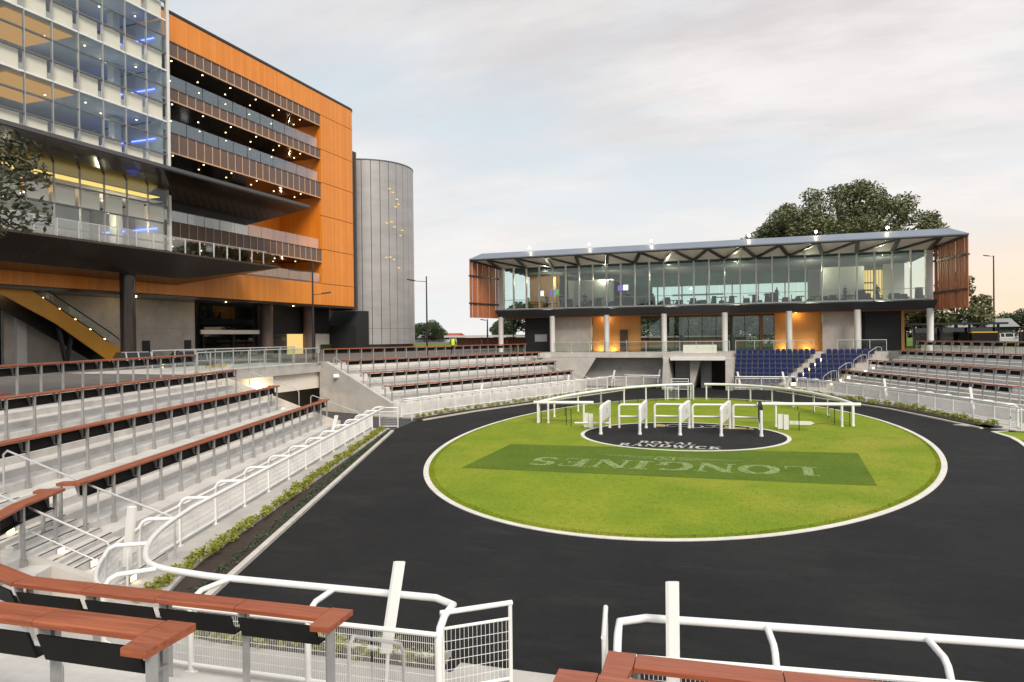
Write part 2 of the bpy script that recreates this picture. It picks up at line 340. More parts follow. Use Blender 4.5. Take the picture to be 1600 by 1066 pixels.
# ------------------------------------------------------------------ mesh helpers
ORG = {}
def V(*a): return Vector(a)
class MB:
    def __init__(s): s.v, s.f = [], []
    def add(s, vs, fs):
        o = len(s.v); s.v += [tuple(p) for p in vs]; s.f += [tuple(i + o for i in f) for f in fs]; return s
    def box(s, x0, x1, y0, y1, z0, z1):
        vs = [(x, y, z) for z in (z0, z1) for y in (y0, y1) for x in (x0, x1)]
        return s.add(vs, [(0, 2, 3, 1), (4, 5, 7, 6), (0, 1, 5, 4), (2, 6, 7, 3), (0, 4, 6, 2), (1, 3, 7, 5)])
    def bar(s, p, q, w, h, up=(0, 0, 1)):
        p, q = Vector(p), Vector(q); d = (q - p).normalized(); u = Vector(up)
        sd = d.cross(u)
        if sd.length < 1e-4: sd = d.cross(Vector((1, 0, 0)))
        sd.normalize(); u = sd.cross(d)
        vs = [e + sd * a * w / 2 + u * b * h / 2 for e in (p, q) for a, b in ((-1, -1), (1, -1), (1, 1), (-1, 1))]
        return s.add(vs, [(0, 1, 2, 3), (4, 7, 6, 5), (0, 4, 5, 1), (1, 5, 6, 2), (2, 6, 7, 3), (3, 7, 4, 0)])
    def tube(s, pts, r, seg=8, r1=None):
        pts = [Vector(p) for p in pts]; n = len(pts); rings = []; prev = None
        for i, p in enumerate(pts):
            t = ((pts[min(i + 1, n - 1)] - p).normalized() + (p - pts[max(i - 1, 0)]).normalized())
            if t.length < 1e-5: t = pts[min(i + 1, n - 1)] - pts[max(i - 1, 0)]
            t.normalize()
            if prev is None:
                a = t.cross(Vector((0, 0, 1)))
                if a.length < 1e-3: a = t.cross(Vector((1, 0, 0)))
            else: a = prev - t * prev.dot(t)
            a.normalize(); prev = a; b = t.cross(a)
            rr = r if r1 is None else r + (r1 - r) * i / (n - 1)
            rings.append([p + (a * math.cos(2 * math.pi * k / seg) + b * math.sin(2 * math.pi * k / seg)) * rr for k in range(seg)])
        vs = [q for rg in rings for q in rg]; fs = []
        for i in range(n - 1):
            for k in range(seg):
                k2 = (k + 1) % seg
                fs.append((i * seg + k, i * seg + k2, (i + 1) * seg + k2, (i + 1) * seg + k))
        fs.append(tuple(range(seg))[::-1]); fs.append(tuple((n - 1) * seg + k for k in range(seg)))
        return s.add(vs, fs)
    def cyl(s, x, y, z0, z1, r, seg=16, r1=None):
        return s.tube([(x, y, z0), (x, y, z1)], r, seg, r1)
    def prism(s, poly, z0, z1):
        n = len(poly); a = sum(poly[i][0] * poly[(i + 1) % n][1] - poly[(i + 1) % n][0] * poly[i][1] for i in range(n))
        if a < 0: poly = poly[::-1]
        vs = [(x, y, z0) for x, y in poly] + [(x, y, z1) for x, y in poly]
        fs = [tuple(range(n))[::-1], tuple(range(n, 2 * n))] + [(i, (i + 1) % n, n + (i + 1) % n, n + i) for i in range(n)]
        return s.add(vs, fs)
    def extr(s, poly, vec):
        """any planar polygon (3-D points) pushed along vec"""
        n = len(poly); vec = Vector(vec)
        vs = [Vector(p) for p in poly] + [Vector(p) + vec for p in poly]
        fs = [tuple(range(n))[::-1], tuple(range(n, 2 * n))] + [(i, (i + 1) % n, n + (i + 1) % n, n + i) for i in range(n)]
        return s.add(vs, fs)
    def sweep(s, path, secs):
        """path: list of (origin2d, normal2d); secs: closed polygon of (d, z)"""
        m = len(secs); vs = []
        for (p, nn) in path:
            for d, z in secs: vs.append((p[0] + nn[0] * d, p[1] + nn[1] * d, z))
        fs = []
        for i in range(len(path) - 1):
            for k in range(m):
                k2 = (k + 1) % m
                fs.append((i * m + k, i * m + k2, (i + 1) * m + k2, (i + 1) * m + k))
        fs.append(tuple(range(m))[::-1]); fs.append(tuple((len(path) - 1) * m + k for k in range(m)))
        return s.add(vs, fs)
    def mesh(s, name, m=None, smooth=False, org=(0, 0, 0), fix=True):
        me = bpy.data.meshes.new(name)
        ox, oy, oz = org
        me.from_pydata([(x - ox, y - oy, z - oz) for x, y, z in s.v], [], s.f)
        if fix:
            b = bmesh.new(); b.from_mesh(me); bmesh.ops.recalc_face_normals(b, faces=b.faces); b.to_mesh(me); b.free()
        if smooth:
            me.polygons.foreach_set('use_smooth', [True] * len(me.polygons))
            try: me.set_sharp_from_angle(angle=rad(40))
            except Exception: pass
        if m: me.materials.append(MATS[m])
        return me
    def build(s, name, m, parent=None, smooth=False, fix=True):
        org = ORG.get(parent.name, (0, 0, 0)) if parent else (0, 0, 0)
        return put(name, s.mesh(name, m, smooth, org, fix), parent)
def put(name, me, parent=None):
    o = bpy.data.objects.new(name, me); COL.objects.link(o)
    if parent:
        o.parent = parent; ORG[o.name] = ORG.get(parent.name, (0, 0, 0))
    return o
def inst(name, me, parent, loc, rz=0.0, sc=(1, 1, 1)):
    o = bpy.data.objects.new(name, me); COL.objects.link(o)
    ox, oy, oz = ORG.get(parent.name, (0, 0, 0)) if parent else (0, 0, 0)
    o.location = (loc[0] - ox, loc[1] - oy, loc[2] - oz); o.rotation_euler = (0, 0, rz); o.scale = sc
    if parent: o.parent = parent
    return o
def tag(o, label=None, cat=None, group=None, kind=None):
    if label: o['label'] = label
    if cat: o['category'] = cat
    if group: o['group'] = group
    if kind: o['kind'] = kind
    return o
def thing(name, label, cat, loc=(0, 0, 0), group=None, rz=0.0):
    o = bpy.data.objects.new(name, None); COL.objects.link(o)
    o.location = loc; o.rotation_euler = (0, 0, rz); o.empty_display_size = 0.2
    ORG[o.name] = tuple(loc) if rz == 0 else (0, 0, 0)
    return tag(o, label, cat, group)
def struct(name, loc=(0, 0, 0)):
    o = bpy.data.objects.new(name, None); COL.objects.link(o); o.location = loc; ORG[o.name] = tuple(loc)
    o['kind'] = 'structure'
    return o
def dup(root, loc, rz=0.0, label=None, sc=None):
    r = root.copy(); COL.objects.link(r); r.location = loc; r.rotation_euler = (0, 0, rz)
    if sc: r.scale = (sc, sc, sc)
    if label: r['label'] = label
    for ch in list(root.children):
        c = ch.copy(); COL.objects.link(c); c.parent = r
        for g in list(ch.children):
            d = g.copy(); COL.objects.link(d); d.parent = c
    return r
def mitre(path, closed=False):
    """[(p, n)] with n the mitred left normal, scaled so that offsets stay parallel"""
    out = []; n = len(path)
    for i, p in enumerate(path):
        ns = []
        for j in (i - 1, i):
            if not closed and (j < 0 or j + 1 >= n): continue
            a, b = path[j % n], path[(j + 1) % n]
            dx, dy = b[0] - a[0], b[1] - a[1]; l = math.hypot(dx, dy); ns.append((-dy / l, dx / l))
        if len(ns) == 1: out.append((p, ns[0]))
        else:
            mx, my = ns[0][0] + ns[1][0], ns[0][1] + ns[1][1]; l2 = mx * mx + my * my
            k = 2.0 / l2
            out.append((p, (mx * k, my * k)))
    return out
def off(path, d): return [(p[0] + n[0] * d, p[1] + n[1] * d) for p, n in mitre(path)]
def resample(path, step):
    L = [0]
    for a, b in zip(path, path[1:]): L.append(L[-1] + math.hypot(b[0] - a[0], b[1] - a[1]))
    n = max(1, round(L[-1] / step)); out = []
    for i in range(n + 1):
        t = L[-1] * i / n; k = 0
        while k < len(path) - 2 and t > L[k + 1]: k += 1
        f = (t - L[k]) / (L[k + 1] - L[k]); a, b = path[k], path[k + 1]
        out.append((a[0] + (b[0] - a[0]) * f, a[1] + (b[1] - a[1]) * f))
    return out
def smooth_path(path, it=2):
    for _ in range(it):
        q = [path[0]]
        for a, b in zip(path, path[1:]):
            q += [(a[0] * .75 + b[0] * .25, a[1] * .75 + b[1] * .25), (a[0] * .25 + b[0] * .75, a[1] * .25 + b[1] * .75)]
        path = q + [path[-1]]
    return path
# ================================================================== SETTING: track, lawn, terraces, concourse
CZL = 3.3                                   # concourse level
ROW, RISE, STEP_R, STEP_T = 2.05, 0.8, 0.2, 0.5125
N_ROW = [(12.0, -29.4), (-5.3, -30.70)]
NL = [(12.0, -29.4), (-5.3, -30.70), (-7.5, -29.85), (-9.05, -28.2), (-9.95, -26.2), (-16.75, -7.3)]
FL = [(-18.75, 2.4), (-12.2, 24.4)]
RR = [(9.6, 28.2), (16.82, 9.05), (18.0, 6.2)]
RN = [(18.6, -2.0), (11.5, -25.0)]

def ngon_sheet(name, outer, holes, z, m, kind='structure', parent=None):
    b = bmesh.new(); es = []
    for loop in [outer] + holes:
        vs = [b.verts.new((x, y, z)) for x, y in loop]
        es += [b.edges.new((vs[i], vs[(i + 1) % len(vs)])) for i in range(len(vs))]
    bmesh.ops.triangle_fill(b, use_beauty=True, use_dissolve=False, edges=es, normal=(0, 0, 1))
    for f in b.faces:
        if f.normal.z < 0: f.normal_flip()
    me = bpy.data.meshes.new(name); b.to_mesh(me); b.free(); me.materials.append(MATS[m])
    o = put(name, me, parent)
    if kind: o['kind'] = kind
    return o
BK = 6.15
nl_b, fl_b, r_b, rn_b = off(NL, BK), off(FL, BK), off(RR, BK), off(RN, BK)
HOLE = ([nl_b[0]] + nl_b[1:] + [(-24.4, -5.0), (-25.0, 3.6)] + [fl_b[0], fl_b[1]] + [(-17.6, 29.2), (-16.2, 30.4), (-4.9, 30.4), (-4.9, 38.0), (0.8, 38.0), (0.8, 33.75), (14.2, 33.75)]
        + r_b + [(26.5, 3.0)] + rn_b)
ngon_sheet('ground', [(-1500, -1500), (1500, -1500), (1500, 1500), (-1500, 1500)], [HOLE, [(-43.0, -6.5), (-33.2, -6.5), (-35.0, 12.6), (-43.0, 12.6)][::-1]], CZL, 'paving')
s = MB(); s.prism([(-43.3, -6.8), (-33.0, -6.8), (-34.8, 12.9), (-43.3, 12.9)], 2.2, 2.42); s.build('sunken_lane', 'asphalt')['kind'] = 'structure'
for a, b in (((-43.0, -6.5), (-33.2, -6.5)), ((-33.2, -6.5), (-35.0, 12.6)), ((-35.0, 12.6), (-43.0, 12.6)), ((-43.0, 12.6), (-43.0, -6.5))):
    s = MB(); s.add([(*a, 2.3), (*b, 2.3), (*b, CZL - .003), (*a, CZL - .003)], [(0, 1, 2, 3)]); s.build('lane_wall', 'concrete')['kind'] = 'structure'
s = MB(); n = len(HOLE)
k0 = len(nl_b)
for i in range(n):
    if k0 - 1 <= i <= k0 + 1 or k0 + 4 <= i <= k0 + 8: continue
    a, b = HOLE[i], HOLE[(i + 1) % n]; s.add([(*a, -.05), (*b, -.05), (*b, CZL - .004), (*a, CZL - .004)], [(0, 1, 2, 3)])
s.build('retaining_wall', 'concrete')['kind'] = 'structure'
ngon_sheet('track', [(-34, -40), (34, -40), (34, 44), (-34, 44)], [], 0.0, 'rubber')
# far grass beyond the stands
g = MB(); g.box(-30, 120, 44, 300, CZL - .2, CZL + .004); g.build('lawn', 'lawn')['kind'] = 'structure'
g = MB(); g.box(-95, -32, 60.5, 150, CZL - .2, CZL + .008); g.build('lawn', 'lawn')['kind'] = 'structure'

def ell(a, b, n=160, cx=0, cy=0): return [(cx + a * math.cos(2 * math.pi * i / n), cy + b * math.sin(2 * math.pi * i / n)) for i in range(n)]
def ring(name, oa, ob, w, z, m, cx=0, cy=0, h=0.02):
    s = MB(); n = 200
    for i in range(n):
        t0, t1 = 2 * math.pi * i / n, 2 * math.pi * (i + 1) / n
        q = []
        for t in (t0, t1):
            for k in (0, w):
                q.append((cx + (oa - k) * math.cos(t), cy + (ob - k) * math.sin(t)))
        (a, b_, c, d) = q
        s.add([(*a, z + h), (*b_, z + h), (*d, z + h), (*c, z + h)], [(0, 2, 3, 1)] if False else [(0, 1, 2, 3)])
        s.add([(*a, z - .02), (*a, z + h), (*c, z + h), (*c, z - .02)], [(0, 1, 2, 3)])
    o = s.build(name, m); o['kind'] = 'structure'
    return o
LA, LB_ = 10.95, 20.0
lawn_o = ngon_sheet('parade_lawn', ell(LA - .15, LB_ - .15), [ell(4.92, 4.92, 96, 0, -1.2)], 0.012, 'grass')
ring('lawn_edging', LA, LB_, 0.20, 0.0, 'ring_kerb')
ring('rubber_circle_edging', 5.05, 5.05, 0.19, 0.0, 'ring_kerb', 0, -1.2, 0.024)
ngon_sheet('rubber_circle', ell(4.90, 4.90, 96, 0, -1.2), [], 0.008, 'rubber')
# tufts standing out of the turf, thickest along its edge
s = MB(); tr1 = random.Random(31)
for i in range(80000):
    t = tr1.uniform(0, 2 * math.pi); r = math.sqrt(tr1.random()) * .994 if i % 3 else tr1.uniform(.982, .9955)
    x, y = (LA - .17) * r * math.cos(t), (LB_ - .17) * r * math.sin(t)
    if x * x + (y + 1.2) ** 2 < 25.6 or (y > 2 and i % 2): continue
    if -7.1 < x < 7.4 and -12.4 < y < -5 and i % 4: continue
    a = tr1.uniform(0, 3.14); w = tr1.uniform(.006, .016); h = tr1.uniform(.012, .035)
    s.add([(x - w * math.cos(a), y - w * math.sin(a), .008), (x + w * math.cos(a), y + w * math.sin(a), .008), (x + tr1.uniform(-.03, .03), y + tr1.uniform(-.03, .03), .012 + h)], [(0, 1, 2)])
o = s.build('grass_tufts', 'grass', fix=False); tag(o, 'short green tufts standing out of the oval parade lawn', 'grass', kind='stuff')
# darker mown rectangle with the sponsor's name, read from the far side
mown = ngon_sheet('mown_rectangle', [(-7.0, -12.5), (7.35, -11.5), (7.5, -4.75), (-7.2, -6.4)], [ell(5.02, 5.02, 64, 0, -1.2)] if False else [], 0.0165, 'grass_dark')
# --- serif letters laid on the ground, built from strokes
def glyph(ch):
    """strokes in a box 0..1 high: ('l', x0,y0,x1,y1,w) straight, ('a', cx,cy,rx,ry,a0,a1,w0,w1) arc; returns (strokes, advance)"""
    T, t, s = .23, .10, .08
    def stem(x, w=T): return [('l', x, 0, x, 1, w), ('l', x - w * 1.05, s / 2, x + w * 1.05, s / 2, s), ('l', x - w * 1.05, 1 - s / 2, x + w * 1.05, 1 - s / 2, s)]
    if ch == 'L': return stem(.2) + [('l', .1, s / 2, .72, s / 2, s), ('l', .70, 0, .70, .3, .06)], .82
    if ch == 'O': return [('a', .46, .5, .38, .46, 0, 360, T, t)], .95
    if ch == 'N': return [('l', .16, 0, .16, 1, t), ('l', .82, 0, .82, 1, t), ('l', .18, .97, .80, .03, T), ('l', .02, s / 2, .32, s / 2, s), ('l', .66, 1 - s / 2, .97, 1 - s / 2, s), ('l', .02, 1 - s / 2, .2, 1 - s / 2, s)], 1.02
    if ch == 'G': return [('a', .46, .5, .38, .46, 50, 325, T, t), ('l', .74, .05, .74, .42, T * .8), ('l', .58, .42, .92, .42, s)], .98
    if ch == 'I': return stem(.22), .46
    if ch == 'E': return stem(.2) + [('l', .1, s / 2, .70, s / 2, s), ('l', .1, 1 - s / 2, .68, 1 - s / 2, s), ('l', .2, .52, .55, .52, s), ('l', .69, 0, .69, .28, .06), ('l', .67, .74, .67, 1, .06), ('l', .54, .4, .54, .64, .05)], .80
    if ch == 'S': return [('a', .36, .73, .24, .22, 40, 270, T * .8, t), ('a', .36, .28, .26, .24, -150, 90, T * .8, t), ('l', .60, .72, .60, .97, .05), ('l', .11, .05, .11, .30, .05)], .76
    if ch == 'R': return stem(.2) + [('a', .42, .74, .24, .225, -90, 90, t, T), ('l', .2, .965, .42, .965, s), ('l', .2, .515, .42, .515, s), ('l', .40, .5, .80, .02, T * .8), ('l', .7, s / 2, .92, s / 2, s)], .92
    if ch == 'Y': return [('l', .45, 0, .45, .48, T), ('l', .45, .46, .10, .98, T), ('l', .45, .46, .80, .98, t), ('l', .28, s / 2, .62, s / 2, s), ('l', 0, 1 - s / 2, .28, 1 - s / 2, s), ('l', .64, 1 - s / 2, .92, 1 - s / 2, s)], .92
    if ch == 'A': return [('l', .12, 0, .44, 1, t), ('l', .44, 1, .78, 0, T), ('l', .24, .34, .64, .34, s), ('l', 0, s / 2, .26, s / 2, s), ('l', .60, s / 2, .94, s / 2, s)], .93
    if ch == 'D': return stem(.2) + [('a', .40, .5, .42, .465, -90, 90, t, T), ('l', .2, .965, .42, .965, s), ('l', .2, .035, .42, .035, s)], .93
    if ch == 'W': return [('l', .10, 1, .34, 0, T), ('l', .34, 0, .56, .95, t), ('l', .56, .95, .80, 0, T), ('l', .80, 0, 1.02, 1, t), ('l', 0, 1 - s / 2, .24, 1 - s / 2, s), ('l', .9, 1 - s / 2, 1.14, 1 - s / 2, s)], 1.14
    if ch == 'C': return [('a', .46, .5, .38, .46, 45, 315, T, t), ('l', .74, .68, .74, .95, .05)], .90
    if ch == 'K': return stem(.2) + [('l', .26, .42, .74, .97, t), ('l', .40, .56, .82, .02, T), ('l', .6, 1 - s / 2, .88, 1 - s / 2, s), ('l', .68, s / 2, .96, s / 2, s)], .95
    return [], .4
def lettering(name, text, cx, cy, width, height, z, m, flip, parent, slant=0.0, gap=.06):
    adv = []
    for ch in text: adv.append(glyph(ch)[1] + gap)
    tot = sum(adv) - gap; x = 0.0
    sg = -1 if flip else 1
    for ch, ad in zip(text, adv):
        st, _ = glyph(ch); s = MB(); zz = z
        def P(u, v): 
            X = ((x + u) / tot - .5) * width; Y = (v - .5) * height
            return (cx + sg * X, cy + sg * Y + slant * sg * X)
        for q in st:
            zz += 0.0006
            if q[0] == 'l':
                _, x0, y0, x1, y1, w = q; dx, dy = x1 - x0, y1 - y0; l = math.hypot(dx, dy); nx, ny = -dy / l * w / 2, dx / l * w / 2
                pts = [P(x0 + nx, y0 + ny), P(x0 - nx, y0 - ny), P(x1 - nx, y1 - ny), P(x1 + nx, y1 + ny)]
                s.add([(*p, zz) for p in pts], [(0, 1, 2, 3)])
            else:
                _, ax, ay, rx, ry, a0, a1, w0, w1 = q; n = 26; vs = []
                for i in range(n + 1):
                    t = rad(a0 + (a1 - a0) * i / n); w = w0 * abs(math.cos(t)) + w1 * abs(math.sin(t)) if w0 > w1 else w1 * abs(math.cos(t)) + w0 * abs(math.sin(t))
                    for k in (-.5, .5): vs.append((*P(ax + (rx + k * w) * math.cos(t), ay + (ry + k * w) * math.sin(t)), zz))
                s.add(vs, [(2 * i, 2 * i + 1, 2 * i + 3, 2 * i + 2) for i in range(n)])
        o = s.build('letter', m, parent)
        for f in o.data.polygons:
            pass
        x += ad
lettering('lettering', 'LONGINES', 0.35, -9.9, 10.6, 1.75, 0.024, 'grass_paint', True, mown, slant=0.075)
# winged hour-glass above the name: bars and feathers
s = MB()
def gpl(x0, y0, x1, y1, w, z):
    dx, dy = x1 - x0, y1 - y0; l = math.hypot(dx, dy); nx, ny = -dy / l * w / 2, dx / l * w / 2
    s.add([(x0 + nx, y0 + ny, z), (x0 - nx, y0 - ny, z), (x1 - nx, y1 - ny, z), (x1 + nx, y1 + ny, z)], [(0, 1, 2, 3)])
cx, cy = 0.1, -8.35
for i, (a, b_) in enumerate([((-.35, .38), (.35, .38)), ((-.35, -.38), (.35, -.38)), ((-.3, .38), (.3, -.38)), ((.3, .38), (-.3, -.38)), ((-.35, -.38), (-.35, .38)), ((.35, -.38), (.35, .38))]):
    gpl(cx + a[0], cy + a[1], cx + b_[0], cy + b_[1], .11, .024 + i * .0006)
for sd in (-1, 1):
    for k in range(4):
        gpl(cx + sd * .5, cy + .3 - k * .17, cx + sd * (3.0 - k * .6), cy + .34 - k * .2 + sd * .02, .085, .028 + k * .0006)
s.build('wing_emblem', 'grass_paint', mown)
words = struct('rubber_circle_lettering')
lettering('lettering', 'RANDWICK', -.15, -5.0, 4.5, .72, 0.016, 'white_line', False, words, slant=0.0, gap=.10)
lettering('lettering', 'ROYAL', -.35, -4.05, 2.6, .62, 0.016, 'white_line', False, words, gap=.12)
s = MB()
for k in range(5):                           # scrolled emblem on the far side of the circle
    c0 = (-.9 + k * .62, 2.35 + .18 * math.sin(k * 2.1)); rr = .34 - .03 * (k % 2)
    vs = []
    for i in range(25):
        t = 2 * math.pi * i / 24 * .86 + k; 
        for w in (-.055, .055): vs.append((c0[0] + (rr + w) * math.cos(t), c0[1] + (rr * 1.5 + w) * math.sin(t), .017 + k * .0008))
    s.add(vs, [(2 * i, 2 * i + 1, 2 * i + 3, 2 * i + 2) for i in range(24)])
s.build('scroll_emblem', 'white_line', words)
s = MB()
for k, (x0, x1) in enumerate([(-1.9, -1.25), (1.75, 3.0), (3.0, 3.35)]):
    s.add([(x0, 1.75, .0150), (x1, 1.7, .0150), (x1 - .1, 2.6 - .2 * k, .0150), (x0 + .1, 2.8 - .1 * k, .0150)], [(0, 1, 2, 3)])
s.build('gold_patch', 'gold_paint', words)

# --- terraces: every step is its own piece
def terrace(name, path, n, end=(True, True)):
    root = struct(name); mp = mitre(path)
    for j in range(n):
        z = .75 + STEP_R * j if j < 13 else CZL - .01
        d0 = -.55 + STEP_T * j; d1 = d0 + STEP_T + .06
        if j == n - 1: d1 = BK + .12
        zb = 0.02 if j == 0 else z - .34; d2 = d1 - .003 * (j % 2)
        for (p, pn), (q, qn) in zip(mp, mp[1:]):             # each precast length is a piece, with a thin joint between
            L = math.hypot(q[0] - p[0], q[1] - p[1]); k = max(1, round(L / 3.4)); g_ = .006 / L
            for i in range(k):
                f0, f1 = i / k + g_, (i + 1) / k - g_
                lp = lambda f: ((p[0] + (q[0] - p[0]) * f, p[1] + (q[1] - p[1]) * f), (pn[0] + (qn[0] - pn[0]) * f, pn[1] + (qn[1] - pn[1]) * f))
                s = MB(); s.sweep([lp(f0), lp(f1)], [(d0, zb), (d0, z - .012), (d0 + .012, z), (d2, z), (d2, zb)])
                s.build('step', 'concrete_step', root)
    return root
terrace('terrace_near_left', NL, 13)
terrace('terrace_far_left', FL, 13)
terrace('terrace_right', RR, 13)
terrace('terrace_near_right', RN, 13)
def end_wall(name, p, n2, th, m='concrete', d0=-.75, top=3.42, extra=0.10, zfoot=0.0):
    """sloping side wall of a stand: p foot point, n2 outward direction, th thickness vector"""
    prof = [(d0, zfoot), (BK + .3, zfoot), (BK + .3, top), (BK - .4, top), (d0 + .2, .75 + extra + .05), (d0, .75 + extra + .05)]
    s = MB(); s.extr([(p[0] + n2[0] * d, p[1] + n2[1] * d, z) for d, z in prof], (th[0], th[1], 0))
    o = s.build(name, m); o['kind'] = 'structure'
    return o
def nrm2(a, b):
    dx, dy = b[0] - a[0], b[1] - a[1]; l = math.hypot(dx, dy); return (dx / l, dy / l), (-dy / l, dx / l)
dL, nL = nrm2(NL[-2], NL[-1]); dF, nF = nrm2(*FL); dR, nR = nrm2(RR[0], RR[1])
end_wall('stand_end_wall', (NL[-1][0] + dL[0] * .004, NL[-1][1] + dL[1] * .004), nL, (dL[0] * .25, dL[1] * .25), 'concrete_wall')
end_wall('stand_end_wall', (FL[0][0] - dF[0] * .254, FL[0][1] - dF[1] * .254), nF, (dF[0] * .25, dF[1] * .25), 'concrete')
end_wall('stand_end_wall', (FL[1][0] + dF[0] * .004, FL[1][1] + dF[1] * .004), nF, (dF[0] * .25, dF[1] * .25), 'concrete')
end_wall('stand_end_wall', (RR[2][0] + .1, RR[2][1] - .004), (nR[0], nR[1]), (.1, -.25), 'concrete')
# --- walkway slabs between the terraces and the fences, kerbs and planting beds
def strip(name, pa, pb, z0, z1, m, parent=None, kind='structure'):
    s = MB(); n = len(pa)
    vs = [(*p, z) for z in (z0, z1) for p in pa] + [(*p, z) for z in (z0, z1) for p in pb]
    A0, A1, B0, B1 = 0, n, 2 * n, 3 * n; fs = []
    for i in range(n - 1):
        fs += [(A1 + i, A1 + i + 1, B1 + i + 1, B1 + i), (A0 + i, A0 + i + 1, A1 + i + 1, A1 + i), (B0 + i, B0 + i + 1, B1 + i + 1, B1 + i)]
    fs += [(A0, A1, B1, B0), (A0 + n - 1, A1 + n - 1, B1 + n - 1, B0 + n - 1)]
    s.add(vs, fs); o = s.build(name, m, parent)
    if kind: o['kind'] = kind
    return o
FENCE_NR = [(9.6, -27.45), (2.28, -28.50)]
_c = [(-.06, -28.66), (-4.2, -28.98), (-5.8, -28.92), (-6.85, -28.15), (-7.85, -26.9), (-8.75, -25.0), (-16.1, -3.9)]
FENCE_NL = [_c[0]] + smooth_path(_c[1:6], 2) + [_c[6]]
FENCE_FL = [(-17.2, 1.3), (-16.1, 6.8), (-13.7, 14.5), (-9.9, 26.9)]
FENCE_R = [(6.3, 28.6), (9.6, 21.6), (13.1, 14.9), (15.0, 8.9), (16.0, 5.6)]
edgeL = off(FENCE_NL, -.95)
back = off(FENCE_NL, 4.2)
strip('walkway', edgeL, back, 0.004, 0.13, 'concrete')
strip('walkway', off(FENCE_NR, -.65), off(FENCE_NR, 4.5), 0.004, 0.13, 'concrete')
strip('walkway', [(2.3, -27.25), (-.32, -27.4)], [(2.3, -30.9), (-.32, -30.9)], 0.004, 0.126, 'concrete')
strip('walkway', off(FENCE_FL, -.75), off(FENCE_FL, 3.6), 0.004, 0.13, 'concrete')
strip('walkway', off(FENCE_R, -.75), off(FENCE_R, 3.8), 0.004, 0.13, 'concrete')
strip('walkway', [(-14.8, -4.3), (-16.0, 1.5)], [(-27.5, -9.6), (-27.5, 6.0)], 0.004, 0.045, 'asphalt')
# left bed
bedk = [(-.62, -27.28), (-5.3, -27.52), (-5.95, -27.0), (-6.35, -25.95), (-14.87, -3.95)]
def along(path, n):
    return resample(path, sum(math.hypot(b[0] - a[0], b[1] - a[1]) for a, b in zip(path, path[1:])) / n)
# 
bin_ = [(-.62, -27.78), (-4.35, -28.10), (-6.05, -28.0), (-7.2, -27.2), (-7.85, -25.1), (-15.55, -3.95)]
bA, bB = along(bedk, 40), along(bin_, 40)
strip('planting_bed', bA, bB, 0.002, 0.06, 'mulch')
strip('bed_kerb', off(bedk, -.13), off(bedk, .02), 0.003, 0.085, 'kerb')
for nm, fp, w, k in (('far', FENCE_FL, 1.0, 1), ('right', FENCE_R, 1.05, 1)):
    strip('planting_bed', off(fp, -.76 - w + .1), off(fp, -.752), 0.002, 0.05, 'mulch')
    strip('bed_kerb', off(fp, -.76 - w - .06), off(fp, -.76 - w + .1), 0.003, 0.075, 'kerb')
# paved pad and grass corner by the right-hand gate
s = MB(); s.prism([(13.3, 6.4), (16.9, 7.0), (17.4, 4.4), (15.6, 4.5)], 0.003, .05); s.build('paved_pad', 'kerb')['kind'] = 'structure'
ngon_sheet('grass_corner', [(14.6, 3.9), (18.6, 4.2), (18.6, -6), (13.9, -6), (14.9, 0.5)], [], 0.018, 'grass')
strip('bed_kerb', [(15.2, 4.35), (14.6, 3.9), (14.85, 2.0), (14.75, .4), (13.9, -6)], [(15.3, 4.5), (14.4, 3.95), (14.65, 2.0), (14.55, .4), (13.7, -6)], .003, .03, 'ring_kerb')
# aisle steps down to the walkway
for nm, p, dr, w in (('left', (-9.9, -26.3), None, 1.05), ):
    pass
st = struct('aisle_stairs')
for j in range(3):
    s = MB(); z = .13 + .155 * (j + 1); d0 = -1.75 + .4 * j
    a = (-9.85, -26.45)
    for q in (0,):
        P = lambda u, d: (a[0] + dL[0] * u + nL[0] * d, a[1] + dL[1] * u + nL[1] * d)
        s.prism([P(-1.1, d0), P(.95, d0), P(.95, -.552), P(-1.1, -.552)], .1, z)
    s.build('step', 'concrete_step', st)
    s = MB(); s.box(-.1, 2.4, -30.45 - .552 + .55 - .0 - (-.0) , -30.45 + 1.75 - .4 * j, .1, z); s.build('step', 'concrete_step', st)

AI = lambda u, d: (-9.85 + dL[0] * u + nL[0] * d, -26.45 + dL[1] * u + nL[1] * d)
for j in range(11):                          # half steps and dark nosings up the left aisle
    d0 = -.55 + STEP_T * j; z = .75 + STEP_R * j
    s = MB(); s.prism([AI(-1.1, d0 - .256), AI(.95, d0 - .256), AI(.95, d0 - .004), AI(-1.1, d0 - .004)], z - .32, z - .10); s.build('half_step', 'concrete_step', st)
    for dd, zz in ((d0 - .256, z - .10), (d0, z)):
        s = MB(); s.prism([AI(-1.08, dd + .015), AI(.93, dd + .015), AI(.93, dd + .06), AI(-1.08, dd + .06)], zz - .01, zz + .005); s.build('nosing', 'dark_metal', st)
for j in range(3):
    z = .13 + .155 * (j + 1); d0 = -1.75 + .4 * j
    s = MB(); s.prism([AI(-1.08, d0 + .015), AI(.93, d0 + .015), AI(.93, d0 + .06), AI(-1.08, d0 + .06)], z - .01, z + .005); s.build('nosing', 'dark_metal', st)
s = MB(); s.extr([(*AI(-1.12, d), z) for d, z in ((-1.95, .05), (.4, .05), (.4, 1.02), (-.5, .80), (-1.95, .28))], (-dL[0] * .2, -dL[1] * .2, 0)); s.build('cheek_wall', 'concrete', st)
